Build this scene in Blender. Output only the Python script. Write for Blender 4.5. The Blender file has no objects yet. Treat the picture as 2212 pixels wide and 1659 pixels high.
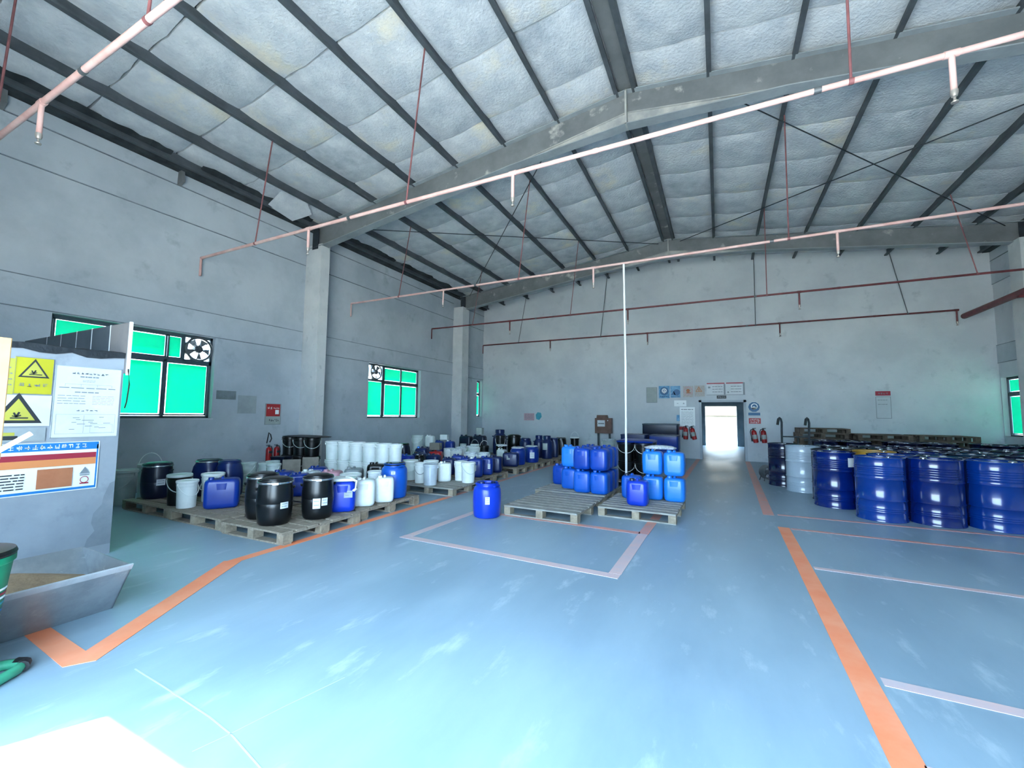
import bpy, math, random
from mathutils import Matrix, Vector
R = random.Random(7)
PI = math.pi
SC = bpy.context.scene
COL = SC.collection

# ------------------------------------------------------------------ camera
cam_d = bpy.data.cameras.new('camera'); cam = bpy.data.objects.new('camera', cam_d); COL.objects.link(cam)
cam_d.sensor_fit = 'HORIZONTAL'; cam_d.sensor_width = 36.0; cam_d.lens = 908.83 / 2212 * 36.0
cam_d.clip_start = 0.02; cam_d.clip_end = 400
def cam_matrix():
    f, cx, cy = 908.83, 1106.0, 829.5                     # measured focal length, in pixels of the 2212 wide frame
    ry = Vector((1553 - cx, -(902 - cy), -f)).normalized()   # building's long axis
    rx = -Vector((-750 - cx, -(880 - cy), -f)).normalized()  # building's cross axis
    rx = (rx - ry * rx.dot(ry)).normalized(); rz = rx.cross(ry)
    m = Matrix((rx, ry, rz)).to_4x4(); m.translation = Vector((0, 0, 1.42))
    return m
cam.matrix_world = cam_matrix()
SC.camera = cam

# ------------------------------------------------------------------ light
world = bpy.data.worlds.new('sky'); SC.world = world; world.use_nodes = True
bg = world.node_tree.nodes['Background']
bg.inputs['Color'].default_value = (0.52, 0.76, 1.0, 1); bg.inputs['Strength'].default_value = 2.6
sun_d = bpy.data.lights.new('sun', 'SUN'); sun = bpy.data.objects.new('sun', sun_d); COL.objects.link(sun)
sun_d.energy = 9.0; sun_d.color = (1.0, 0.955, 0.90); sun_d.angle = math.radians(0.6)
sun.rotation_euler = Vector((0.49, 0.87, -1.425)).to_track_quat('-Z', 'Y').to_euler()   # travels into the hall, high
SC.view_settings.view_transform = 'Standard'; SC.view_settings.look = 'None'
SC.view_settings.gamma = 1.0; SC.view_settings.use_curve_mapping = False
SC.view_settings.exposure = 3.06
try:
    SC.cycles.use_denoising = True
    SC.cycles.max_bounces = 10; SC.cycles.diffuse_bounces = 7; SC.cycles.transparent_max_bounces = 12
    SC.cycles.sample_clamp_indirect = 8.0
except Exception:
    pass

# ------------------------------------------------------------------ materials
def lin(h):
    h = h.lstrip('#'); c = [int(h[i:i + 2], 16) / 255 for i in (0, 2, 4)]
    return tuple((x / 12.92 if x <= .04045 else ((x + .055) / 1.055) ** 2.4) for x in c) + (1,)
MATS = {}
def mat(name, c1, c2=None, scale=4.0, rough=.5, metal=0.0, bump=0.0, bscale=None, stretch=(1, 1, 1), lo=.38, hi=.62, detail=6, spec=.5, c3=None, s3=1.0, lo3=.55, hi3=.7, rough2=None, coat=0.0):
    m = bpy.data.materials.new(name); m.use_nodes = True; MATS[name] = m
    nt = m.node_tree; N = nt.nodes; L = nt.links; b = N['Principled BSDF']
    b.inputs['Roughness'].default_value = rough; b.inputs['Metallic'].default_value = metal
    b.inputs['Specular IOR Level'].default_value = spec
    if coat: b.inputs['Coat Weight'].default_value = coat; b.inputs['Coat Roughness'].default_value = .04
    col1 = lin(c1); b.inputs['Base Color'].default_value = col1
    if c2 is None and not bump: return m
    geo = N.new('ShaderNodeNewGeometry'); mp = N.new('ShaderNodeMapping'); L.new(geo.outputs['Position'], mp.inputs['Vector'])
    mp.inputs['Scale'].default_value = stretch
    def ramp(sc, lo, hi, det=detail):
        n = N.new('ShaderNodeTexNoise'); n.inputs['Scale'].default_value = sc; n.inputs['Detail'].default_value = det
        n.inputs['Roughness'].default_value = .62
        L.new(mp.outputs['Vector'], n.inputs['Vector'])
        r = N.new('ShaderNodeValToRGB'); r.color_ramp.elements[0].position = lo; r.color_ramp.elements[1].position = hi
        L.new(n.outputs['Fac'], r.inputs['Fac']); return r.outputs['Color']
    if c2:
        f = ramp(scale, lo, hi); mx = N.new('ShaderNodeMixRGB'); L.new(f, mx.inputs['Fac'])
        mx.inputs['Color1'].default_value = col1; mx.inputs['Color2'].default_value = lin(c2)
        out = mx.outputs['Color']
        if c3:
            f3 = ramp(s3, lo3, hi3); m3 = N.new('ShaderNodeMixRGB'); L.new(f3, m3.inputs['Fac'])
            L.new(out, m3.inputs['Color1']); m3.inputs['Color2'].default_value = lin(c3); out = m3.outputs['Color']
        L.new(out, b.inputs['Base Color'])
        if rough2 is not None:
            mr = N.new('ShaderNodeMapRange'); L.new(f, mr.inputs['Value'])
            mr.inputs['To Min'].default_value = rough; mr.inputs['To Max'].default_value = rough2
            L.new(mr.outputs['Result'], b.inputs['Roughness'])
    if bump:
        n = N.new('ShaderNodeTexNoise'); n.inputs['Scale'].default_value = bscale or scale * 4; n.inputs['Detail'].default_value = 5
        L.new(mp.outputs['Vector'], n.inputs['Vector'])
        bp = N.new('ShaderNodeBump'); bp.inputs['Strength'].default_value = bump; bp.inputs['Distance'].default_value = .02
        L.new(n.outputs['Fac'], bp.inputs['Height']); L.new(bp.outputs['Normal'], b.inputs['Normal'])
    return m

mat('floor', '8097a6', '91a7b5', 1.1, .34, spec=.35, bump=.05, bscale=9, stretch=(1, .35, 1), rough2=.46, c3='a4b6c1', s3=5.5, lo3=.58, hi3=.72)
mat('crack', 'a9bbc4')
mat('line', 'f08a5f', 'f29a74', 3, .5)
mat('line_worn', 'de8f78', 'b99c9c', 5, .5, lo=.3, hi=.7)
mat('line_faded', 'd6b4b0', 'bfb4ba', 6, .5, lo=.3, hi=.7)
mat('wall', 'b8c1c8', 'a7b1b9', .8, .9, bump=.15, bscale=14, c3='97a2aa', s3=2.2, lo3=.6, hi3=.78)
mat('wall_end', 'ccd2d6', 'bdc4ca', .7, .9, bump=.18, bscale=10, c3='adb6bd', s3=2.6, lo3=.6, hi3=.76)
mat('joint', '6c767d', '858f96', 4, .95)
mat('beam_band', 'c2c8cc', 'b0b8bd', 1.2, .9, bump=.1, bscale=16, c3='9ea8ae', s3=3, lo3=.6, hi3=.78)
mat('column', 'cdd0d0', 'bfc4c6', 1.6, .9, bump=.12, bscale=20, c3='a6adb0', s3=4, lo3=.62, hi3=.75)
mat('insulation', 'd3d7da', 'b4bcc4', 2.6, .95, bump=.8, bscale=22, lo=.3, hi=.68, c3='dcd6c4', s3=.9, lo3=.54, hi3=.70)
mat('insulation_b', 'ced3d7', 'abb4bd', 3.1, .95, bump=.8, bscale=24, lo=.3, hi=.68, c3='98a2ab', s3=1.1, lo3=.57, hi3=.74)
mat('roof_sheet', '2e3438')
mat('purlin', '4a5156', '596066', 3, .6, .3)
mat('rafter_flange_lit', '9aa2a6', '889094', 2, .65, .1)  # flange paler than the web: its brighter lighting put into the colour
mat('rafter', '6b7072', '7c8082', 1.8, .7, .15, bump=.1, c3='c4c3bd', s3=2.1, lo3=.6, hi3=.72)  # grey darkened for the web's shade; pale blotches are weathering
mat('rafter_pale', 'b3b3ae', '8f9394', 2.5, .75, .05, bump=.1)
mat('dark_steel', '2b3237', '39424a', 5, .6, .3)
mat('eave_dark', '1e262b', '353d41', 3, .9)
mat('pipe', 'd3b3ae', 'c69c96', 4, .45, spec=.5)  # same pipes as the red ones; light on the near pipes put into colour
mat('pipe_red', '6f3237', '57282d', 6, .5)
mat('hanger', '8a5658', '6d4448', 6, .55)
mat('hanger_grey', '5b6165', '494f54', 6, .55)
mat('coupling', '5f6468', None, rough=.5, metal=.4)
mat('nozzle', 'b8b2ac', None, rough=.35, metal=.7)
mat('white_pvc', 'e3e7e8', None, rough=.4)
mat('frame', '42535a', '4e5f66', 5, .5, .3)
mat('fan_metal', '585e62', '707679', 8, .4, .6)
mat('wood', '9a8f80', '7d7263', 7, .85, stretch=(1, 6, 6), bump=.25, bscale=30, c3='66594b', s3=9, lo3=.6, hi3=.75)
mat('wood_x', '9a8f80', '7d7263', 7, .85, stretch=(6, 1, 6), bump=.25, bscale=30, c3='66594b', s3=9, lo3=.6, hi3=.75)
mat('wood_grey', '9b9a93', '82807a', 6, .85, stretch=(1, 6, 6), bump=.25, bscale=30, c3='6b6862', s3=9, lo3=.6, hi3=.75)
mat('wood_block', '9d917d', '7c7162', 9, .85, bump=.3, bscale=40)
mat('wood_dark', '6d5f52', '50463d', 9, .9, bump=.25, bscale=30)
mat('blue', '0a3088', '08297a', 3, .32)
mat('blue_mid', '0a3fa2', '083792', 3, .30)
mat('blue_bright', '0c56b8', '0a4daa', 3, .35)
mat('blue_royal', '0b36b4', '0930a4', 3, .28)
mat('blue_sky', '1f76d2', '176ac4', 3, .30)
mat('blue_dark', '081f55', '071a48', 3, .35)
mat('navy', '071632', '06122a', 3, .35)
mat('teal_dark', '123a4a', '0f3040', 3, .45)
mat('black', '07090b', '0b0e11', 4, .30)
mat('black_sheet', '1a2026', '262d33', 6, .55, bump=.4)
mat('white', 'dfe5e3', 'd3dad9', 5, .38)
mat('white_grey', 'bcc8c6', 'afbcba', 5, .42)
mat('white_steel', 'c3ced6', 'b2bec8', 5, .28, .1)
mat('film', 'd9dfe2', 'aab4ba', 30, .25, bump=.6, bscale=40)
mat('red', 'b3181c', '98151a', 5, .35)
mat('pinkish', 'c795a0', 'b5848f', 4, .4)
mat('smoke_grey', '7f8a8d', '6d777a', 4, .35)
mat('steel_blue', '021c62', '021855', 2, .20, .0, coat=.5)
mat('steel_cobalt', '03307c', '03296e', 2, .22, .0, coat=.5)
mat('steel_navy', '040f35', '030c2c', 2, .22, .0, coat=.5)
mat('steel_black', '0d1420', '121a28', 2, .25, coat=.4)
mat('steel_white', '9caab6', '92a0ac', 2, .25, coat=.4)
mat('steel_yellow', 'b98f3c', 'a57d31', 4, .35)
mat('steel_teal', '072a44', '06233a', 2, .22, coat=.5)
mat('ring', 'b9bfc2', None, rough=.25, metal=.9)
mat('galv', '98a0a5', '858e94', 5, .42, .55, bump=.1, c3='b4babd', s3=9, lo3=.62, hi3=.74)
mat('galv_light', 'b9c1c6', 'a6aeb4', 6, .45, .4)
mat('sand', '9c8467', '83705a', 6, .95, bump=.5, bscale=30)
mat('carton', 'caa06c', 'b98f5d', 3, .8)
mat('carton_grey', '7f7a70', '6f6a61', 5, .9)
mat('paper', 'd5dade', 'c8ced3', 3, .7)
mat('paper_grey', '9fa8aa', '939c9f', 4, .8)
mat('paper_old', 'a7b0ad', '9ba5a2', 6, .85)
mat('yellow_sign', 'bdb725', 'b3ad21', 3, .5)
mat('yellow_pale', 'bcb84f', 'b2ae49', 3, .5)
mat('ink', '2a2f33'); mat('ink_soft', '7d868d'); mat('print_blue', '1d78bd'); mat('print_red', 'a02a3d'); mat('print_orange', 'd98a55')
mat('print_tan', 'b57451', 'ad6c4a', 8, .7); mat('print_white', 'eef3f5'); mat('sign_blue', '1f5f8c'); mat('sign_sky', '6fa9cd', '3d86b5', 14, .5)
mat('sign_red', 'b02a30'); mat('sign_pink', 'c9a7b0', 'b893a0', 20, .7); mat('sign_faint', 'b9bab8', 'b0a7a3', 20, .8); mat('sign_orange', 'b98257')
mat('cyan_patch', '3fa0b5', '58adc0', 6, .6)
mat('brown_box', '6f5248', '604539', 6, .6)
mat('green_plastic', '0c7a55', '0a6b4b', 4, .4)
mat('green_paint', '3f9f7c', '348a6b', 5, .45)
mat('rubber', '15181b')
mat('panel_dark', '59636a', '4b555c', 2, .5, .25)
mat('panel_light', '8b8786', '77767a', 2, .5, .15)
mat('concrete_out', 'c9c4b8', 'bdb8ac', .6, .95)
mat('yard_concrete', '757167', '6c685f', .6, .95)
mat('wall_out', '6a6557', '575247', 1.2, .95)
mat('partition', '9aa2aa', '8b949d', 1.4, .9, bump=.12, bscale=14, c3='7f8992', s3=3, lo3=.6, hi3=.75)
mat('bare_concrete', '868e96', '7b838b', 6, .95)
mat('recess', '8f9ea4', '7f8e95', 2, .9)

def translucent(name, col, tcol, tw):
    m = bpy.data.materials.new(name); m.use_nodes = True; MATS[name] = m; nt = m.node_tree; N = nt.nodes; L = nt.links
    N.remove(N['Principled BSDF']); out = N['Material Output']
    geo = N.new('ShaderNodeNewGeometry'); no = N.new('ShaderNodeTexNoise'); no.inputs['Scale'].default_value = 2.2; no.inputs['Detail'].default_value = 5
    L.new(geo.outputs['Position'], no.inputs['Vector'])
    mx = N.new('ShaderNodeMixRGB'); L.new(no.outputs['Fac'], mx.inputs['Fac']); mx.inputs['Color1'].default_value = col
    mx.inputs['Color2'].default_value = tuple(c * .78 for c in col[:3]) + (1,)
    t = N.new('ShaderNodeBsdfTranslucent'); L.new(mx.outputs['Color'], t.inputs['Color'])
    tr = N.new('ShaderNodeBsdfTransparent'); tr.inputs['Color'].default_value = tcol
    gl = N.new('ShaderNodeBsdfGlossy'); gl.inputs['Roughness'].default_value = .15
    a = N.new('ShaderNodeMixShader'); a.inputs['Fac'].default_value = tw; L.new(t.outputs[0], a.inputs[1]); L.new(tr.outputs[0], a.inputs[2])
    b = N.new('ShaderNodeMixShader'); b.inputs['Fac'].default_value = .06; L.new(a.outputs[0], b.inputs[1]); L.new(gl.outputs[0], b.inputs[2])
    L.new(b.outputs[0], out.inputs['Surface'])
translucent('green_film', (0.006, 0.315, 0.215, 1), (0.006, .315, .215, 1), .08)
def clear_glass(name):
    m = bpy.data.materials.new(name); m.use_nodes = True; MATS[name] = m; nt = m.node_tree; N = nt.nodes; L = nt.links
    N.remove(N['Principled BSDF']); out = N['Material Output']
    tr = N.new('ShaderNodeBsdfTransparent'); tr.inputs['Color'].default_value = (.88, .96, .94, 1)
    gl = N.new('ShaderNodeBsdfGlossy'); gl.inputs['Roughness'].default_value = .03
    b = N.new('ShaderNodeMixShader'); b.inputs['Fac'].default_value = .06; L.new(tr.outputs[0], b.inputs[1]); L.new(gl.outputs[0], b.inputs[2])
    L.new(b.outputs[0], out.inputs['Surface'])
clear_glass('glass')

# ------------------------------------------------------------------ mesh helpers
class MB:
    def __init__(s): s.v = []; s.f = []; s.sm = []
    def add(s, vs, fs, smooth=False, M=None):
        o = len(s.v)
        s.v += [tuple(M @ Vector(v)) for v in vs] if M is not None else [tuple(v) for v in vs]
        s.f += [tuple(i + o for i in f) for f in fs]; s.sm += [smooth] * len(fs); return s
    def box(s, x0, x1, y0, y1, z0, z1, M=None):
        vs = [(x, y, z) for z in (z0, z1) for y in (y0, y1) for x in (x0, x1)]
        return s.add(vs, [(0, 2, 3, 1), (4, 5, 7, 6), (0, 1, 5, 4), (2, 6, 7, 3), (0, 4, 6, 2), (1, 3, 7, 5)], False, M)
    def cbox(s, c, d, M=None): return s.box(c[0] - d[0] / 2, c[0] + d[0] / 2, c[1] - d[1] / 2, c[1] + d[1] / 2, c[2] - d[2] / 2, c[2] + d[2] / 2, M)
    def lathe(s, prof, seg=32, M=None, smooth=True):
        vs = []; fs = []; rings = []
        for r, z in prof:
            if r < 1e-6: rings.append([len(vs)]); vs.append((0, 0, z))
            else:
                rings.append(list(range(len(vs), len(vs) + seg)))
                vs += [(r * math.cos(2 * PI * k / seg), r * math.sin(2 * PI * k / seg), z) for k in range(seg)]
        for a, b in zip(rings, rings[1:]):
            for k in range(seg):
                k2 = (k + 1) % seg
                if len(a) == 1 and len(b) == 1: continue
                if len(a) == 1: fs.append((a[0], b[k2], b[k]))
                elif len(b) == 1: fs.append((a[k], a[k2], b[0]))
                else: fs.append((a[k], a[k2], b[k2], b[k]))
        return s.add(vs, fs, smooth, M)
    def tube(s, pts, r, seg=8, M=None, cap=True):
        P = [Vector(p) for p in pts]; vs = []; fs = []; n = len(P); up = None
        for i, p in enumerate(P):
            t = (P[min(i + 1, n - 1)] - P[max(i - 1, 0)]).normalized()
            if up is None: up = Vector((0, 0, 1)) if abs(t.z) < .9 else Vector((1, 0, 0))
            a = t.cross(up)
            if a.length < 1e-4: a = t.cross(Vector((0, 1, 0)))
            a.normalize(); b = t.cross(a).normalized(); up = -b if False else up
            rr = r[i] if isinstance(r, (list, tuple)) else r
            vs += [tuple(p + a * rr * math.cos(2 * PI * k / seg) + b * rr * math.sin(2 * PI * k / seg)) for k in range(seg)]
        for i in range(n - 1):
            for k in range(seg): fs.append((i * seg + k, (i + 1) * seg + k, (i + 1) * seg + (k + 1) % seg, i * seg + (k + 1) % seg))
        if cap: fs += [tuple(range(seg)), tuple(reversed(range((n - 1) * seg, n * seg)))]
        return s.add(vs, fs, True, M)
    def loft(s, secs, n=4, M=None):
        """secs: (z, half x, half y, corner radius, cx, cy)"""
        vs = []; fs = []; rings = []
        for sec in secs:
            z, hx, hy, r = sec[:4]; ox, oy = (sec[4:6] if len(sec) > 4 else (0, 0)); r = min(r, hx, hy); ring = []
            for cxs, cys, a0 in ((1, 1, 0), (-1, 1, 90), (-1, -1, 180), (1, -1, 270)):
                for k in range(n + 1):
                    a = math.radians(a0 + 90 * k / n)
                    ring.append(len(vs)); vs.append((ox + cxs * (hx - r) + r * math.cos(a), oy + cys * (hy - r) + r * math.sin(a), z))
            rings.append(ring)
        m = len(rings[0])
        for a, b in zip(rings, rings[1:]):
            for k in range(m): fs.append((a[k], a[(k + 1) % m], b[(k + 1) % m], b[k]))
        fs += [tuple(reversed(rings[0])), tuple(rings[-1])]
        return s.add(vs, fs, True, M)
    def prism(s, poly, y0, y1, M=None):
        """polygon in x,z pushed along y"""
        n = len(poly); vs = [(x, y0, z) for x, z in poly] + [(x, y1, z) for x, z in poly]
        fs = [tuple(range(n)), tuple(reversed(range(n, 2 * n)))] + [(i, i + n, (i + 1) % n + n, (i + 1) % n) for i in range(n)]
        return s.add(vs, fs, False, M)
    def mesh(s, name='shape', mt=None):
        me = bpy.data.meshes.new(name); me.from_pydata(s.v, [], s.f)
        me.polygons.foreach_set('use_smooth', s.sm); me.update()
        if any(s.sm):
            try: me.set_sharp_from_angle(angle=math.radians(38))
            except Exception: pass
        me.materials.append(MATS[mt] if mt else None)
        return me

def link(name, data, parent=None, m=None, loc=None, rot=None):
    o = bpy.data.objects.new(name, data); COL.objects.link(o)
    if parent is not None: o.parent = parent
    if m and data is not None:
        if len(data.materials) == 0: data.materials.append(None)
        if data.materials[0] is None or data.materials[0] != MATS[m]:
            o.material_slots[0].link = 'OBJECT'; o.material_slots[0].material = MATS[m]
    if loc is not None: o.location = loc
    if rot is not None: o.rotation_euler = rot
    return o
def build(mb, name, m, parent=None): return link(name, mb.mesh(name, m), parent)
def tag(o, label=None, cat=None, group=None, kind=None):
    if label: o['label'] = label
    if cat: o['category'] = cat
    if group: o['group'] = group
    if kind: o['kind'] = kind
    return o
def thing(name, label, cat, loc=(0, 0, 0), rz=0, group=None):
    o = link(name, None, None, None, loc, (0, 0, rz)); o.empty_display_size = .1
    return tag(o, label, cat, group)
ORD = ['', 'first', 'second', 'third', 'fourth', 'fifth', 'sixth', 'seventh', 'eighth', 'ninth', 'tenth', 'eleventh', 'twelfth']

# ------------------------------------------------------------------ the hall
XL, XR, YF, YE = -9.23, 6.81, -1.0, 15.9        # inner faces: left, right, front (behind the camera), end
XM, ZM, SL = -1.31, 7.20, .125                  # ridge
def zs(x): return ZM - SL * abs(x - XM)         # underside of the insulation

floor_b = MB(); floor_b.box(XL - .3, XR + .3, YF - .3, YE + .05, -.3, 0)
floor = tag(build(floor_b, 'floor', 'floor'), kind='structure')
def fl_poly(name, pts, m, z=.003):
    b = MB(); n = len(pts); b.add([(x, y, .0005) for x, y in pts] + [(x, y, z) for x, y in pts], [tuple(reversed(range(n))), tuple(range(n, 2 * n))] + [(i, (i + 1) % n, (i + 1) % n + n, i + n) for i in range(n)])
    return build(b, name, m, floor)
def fl_line(a, b, w, m, z=.003):
    d = Vector((b[0] - a[0], b[1] - a[1])).normalized(); n = Vector((-d.y, d.x)) * w / 2
    return fl_poly('floor_line', [(a[0] + n.x, a[1] + n.y), (a[0] - n.x, a[1] - n.y), (b[0] - n.x, b[1] - n.y), (b[0] + n.x, b[1] + n.y)][::-1] if False else
                   [(a[0] - n.x, a[1] - n.y), (b[0] - n.x, b[1] - n.y), (b[0] + n.x, b[1] + n.y), (a[0] + n.x, a[1] + n.y)], m, z)
fl_poly('floor_line', [(-4.02, 1.14), (-3.31, 1.105), (-3.23, 1.22), (-3.41, 1.235), (-3.98, 1.255)], 'line')
fl_poly('floor_line', [(-3.23, 1.22), (-4.16, 2.60), (-4.30, 2.52), (-3.41, 1.235)], 'line', .0032)
fl_line((-4.22, 2.54), (-4.24, 6.1), .11, 'line'); fl_line((-4.24, 6.1), (-4.42, 12.6), .10, 'line_worn'); fl_line((-4.42, 12.6), (-4.44, 15.8), .10, 'line_worn')
fl_line((.65, 1.4), (.72, 6.60), .13, 'line'); fl_line((.62, 7.32), (.80, 15.8), .14, 'line_worn')
fl_line((.74, 7.40), (6.0, 7.50), .07, 'line_worn'); fl_line((.80, 6.56), (6.0, 6.54), .07, 'line_worn')
fl_line((.78, 4.98), (6.0, 4.96), .07, 'line_faded'); fl_line((.76, 3.04), (6.0, 2.98), .08, 'line_faded'); fl_line((.72, 2.36), (6, 2.28), .09, 'line_faded')
fl_line((-3.36, 3.97), (-.83, 3.88), .10, 'line_faded'); fl_line((-3.30, 4.02), (-3.24, 5.9), .10, 'line_faded')
fl_line((-.88, 3.94), (-.86, 5.40), .11, 'line_faded'); fl_line((-.86, 5.40), (-.80, 7.6), .12, 'line_worn'); fl_line((-3.24, 5.50), (-.90, 5.42), .10, 'line_worn')
fl_line((-.80, 9.0), (-.66, 15.85), .12, 'line_worn')

def crack(pts, w=.006):
    for a, c in zip(pts, pts[1:]): fl_line_n('floor_crack', a, c, w, 'crack')
def fl_line_n(name, a, b, w, m):
    d = Vector((b[0] - a[0], b[1] - a[1])).normalized(); n_ = Vector((-d.y, d.x)) * w / 2
    return fl_poly(name, [(a[0] - n_.x, a[1] - n_.y), (b[0] - n_.x, b[1] - n_.y), (b[0] + n_.x, b[1] + n_.y), (a[0] + n_.x, a[1] + n_.y)], m, .0012)
crack([(-2.94, 1.28), (-2.62, 1.27), (-2.39, 1.26), (-2.17, 1.25), (-1.97, 1.23), (-1.60, 1.16)], .007)
crack([(-2.02, 1.10), (-1.98, 1.23), (-1.93, 1.45), (-1.85, 1.75)], .005)
def wall_box(name, boxes, m):
    b = MB()
    for x in boxes: b.box(*x)
    return tag(build(b, name, m), kind='structure')
def holes_y(x0, x1, y0, y1, z0, z1, hs):
    """wall in x0..x1 along y with openings (ya, yb, za, zb)"""
    out = []; y = y0
    for ya, yb, za, zb in sorted(hs):
        out += [(x0, x1, y, ya, z0, z1), (x0, x1, ya, yb, z0, za), (x0, x1, ya, yb, zb, z1)]; y = yb
    return out + [(x0, x1, y, y1, z0, z1)]
W0 = (2.62, 4.99, 1.31, 2.94); W1 = (9.21, 11.62, 1.31, 2.94); W2 = (15.40, 15.82, 1.36, 2.90)
WR = (13.2, 15.86, 1.0, 2.56)
wall_left = wall_box('wall_left', holes_y(XL - .24, XL, YF - .24, YE + .24, -.3, 6.30, [W0, W1, W2]), 'wall')
wall_right = wall_box('wall_right', holes_y(XR, XR + .24, YF - .24, YE + .24, -.3, 6.30, [(8.4, 11.4, 1.0, 2.56), WR]), 'wall_end')
# end wall with its gable and doorway
b = MB()
def gable(x0, x1, z0): 
    p = [(x0, z0), (x1, z0), (x1, zs(x1) + .10)]
    if x0 < XM < x1: p.append((XM, zs(XM) + .10))
    p.append((x0, zs(x0) + .10)); return p
DX0, DX1, DZ = -.56, .77, 1.96
b.prism(gable(XL, DX0, -.3), YE, YE + .24); b.prism(gable(DX0, DX1, DZ), YE, YE + .24); b.prism(gable(DX1, XR, -.3), YE, YE + .24)
wall_end = tag(build(b, 'wall_end', 'wall_end'), kind='structure')
# front wall behind the photographer with the wide open gateway
OX0, OX1, OZ = -3.99, 1.9, 3.70
b = MB(); b.prism(gable(XL, OX0, -.3), YF - .24, YF); b.prism(gable(OX0, OX1, OZ), YF - .24, YF); b.prism(gable(OX1, XR, -.3), YF - .24, YF)
tag(build(b, 'wall_front', 'wall'), kind='structure')

# ring beams cast into the left and right wall, just proud of the plaster, with a recessed joint over and under
n = 0
for x0, x1, s in ((XL, XL + .018, 1), (XR - .018, XR, -1)):
    for (z0, z1) in ((2.965, 3.43), (5.13, 5.76), (5.785, 6.02)):
        for (ya, yb) in ((YF, 6.96), (7.26, 13.53), (14.02, YE)):
            if s < 0 and ya < 5: continue
            n += 1; bb = MB(); bb.box(x0, x1, ya, yb, z0, z1); tag(build(bb, 'trim_%d' % n, 'wall'), kind='structure')
for x0, x1, ya, yb in ((XL, XL + .021, YF, 6.96), (XL, XL + .021, 7.26, 13.53), (XL, XL + .021, 14.02, YE), (XR - .021, XR, 14.02, YE)):
    for z in (2.958, 3.438, 5.122, 5.7725):
        n += 1; bb = MB(); bb.box(x0, x1, ya, yb, z - .0065, z + .0065); tag(build(bb, 'trim_%d' % n, 'joint'), kind='structure')
# dark eave gutter along the wall heads
for x0, x1 in ((XL, XL + .16), (XR - .16, XR)):
    n += 1; bb = MB(); bb.box(x0, x1, YF, YE, 6.03, 6.17); tag(build(bb, 'trim_%d' % n, 'eave_dark'), kind='structure')

# columns
def column(x0, x1, y0, y1, label):
    t = thing('concrete_column', label, 'column', ((x0 + x1) / 2, (y0 + y1) / 2, 0))
    b = MB(); dx, dy = (x1 - x0) / 2, (y1 - y0) / 2
    b.loft([(0, dx, dy, .012), (5.62, dx, dy, .012)], 1); build(b, 'shaft', 'column', t)
    b = MB(); b.box(-dx, dx, -dy - .012, -dy, .9, 5.5); build(b, 'plaster_coat', 'column', t)
    return t
column(XL, -8.70, 6.99, 7.25, 'nearer concrete column on the left wall between the two green windows')
column(XL, -8.80, 13.55, 14.0, 'farther concrete column on the left wall near the end wall corner')
column(6.30, XR, 13.55, 14.0, 'concrete column on the right wall at the picture edge')

# ------------------------------------------------------------------ roof: sheet, insulation panels, purlins
PX = [-9.02, -8.23, -7.10, -5.97, -4.84, -3.71, -2.59, -1.50, -1.14, .02, 1.16, 2.32, 3.48, 4.62, 5.77, 6.62]
SY = [-1.0, .27, 1.50, 2.72, 3.98, 5.22, 6.46, 7.72, 9.02, 10.22, 11.42, 12.62, 13.82, 15.0, 15.9]
b = MB()
for s in (-1, 1):
    xe = XL - .45 if s < 0 else XR + .45
    P = [(XM, zs(XM) + .07), (xe, zs(xe) + .07), (xe, zs(xe) + .13), (XM, zs(XM) + .13)]
    b.prism(P, YF - .5, YE + .5)
ceiling = tag(build(b, 'ceiling', 'roof_sheet'), kind='structure')
def panel_mesh(w, l, seed):
    r = random.Random(seed); N = 7; vs = []; fs = []
    for j in range(N + 1):
        for i in range(N + 1):
            u, v = i / N, j / N
            sag = -.050 * (1 - (2 * u - 1) ** 2) * (.55 + .45 * (1 - (2 * v - 1) ** 4)) + .022 * abs(2 * v - 1) ** 6
            sag += r.uniform(-.007, .007) * (0 < i < N)
            e = .010 * (r.uniform(-1, 1)) if j in (0, N) else 0
            vs.append(((u - .5) * w, (v - .5) * l + e, sag))
    for j in range(N):
        for i in range(N): a = j * (N + 1) + i; fs.append((a, a + N + 1, a + N + 2, a + 1))
    # turned-up edges at the seams
    for j, d in ((0, -1), (N, 1)):
        o = len(vs)
        for i in range(N + 1): x, y, z = vs[j * (N + 1) + i]; vs.append((x, y, z + .075))
        for i in range(N):
            q = (j * (N + 1) + i, j * (N + 1) + i + 1, o + i + 1, o + i); fs.append(q if d < 0 else q[::-1])
    return MB().add(vs, fs, True)
pm = {}
for i, (xa, xb) in enumerate(zip([XL] + PX, PX + [XR])):
    if xa < XM < xb: pass
    for j, (ya, yb) in enumerate(zip(SY, SY[1:])):
        if yb < 1.4 and False: continue
        key = (round(xb - xa, 2), round(yb - ya, 2), (i * 3 + j * 5) % 4)
        if key not in pm: pm[key] = panel_mesh(xb - xa, yb - ya - .026, hash(key[2]) + 3).mesh('insulation_panel', 'insulation' if key[2] % 2 else 'insulation_b')
        xm = (xa + xb) / 2; sl = SL if xm < XM else -SL
        if xa < XM < xb: sl = 0
        o = link('insulation_panel', pm[key], ceiling, None, (xm, (ya + yb) / 2, min(zs(xm), ZM)), (0, -math.atan(sl), 0))
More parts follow.
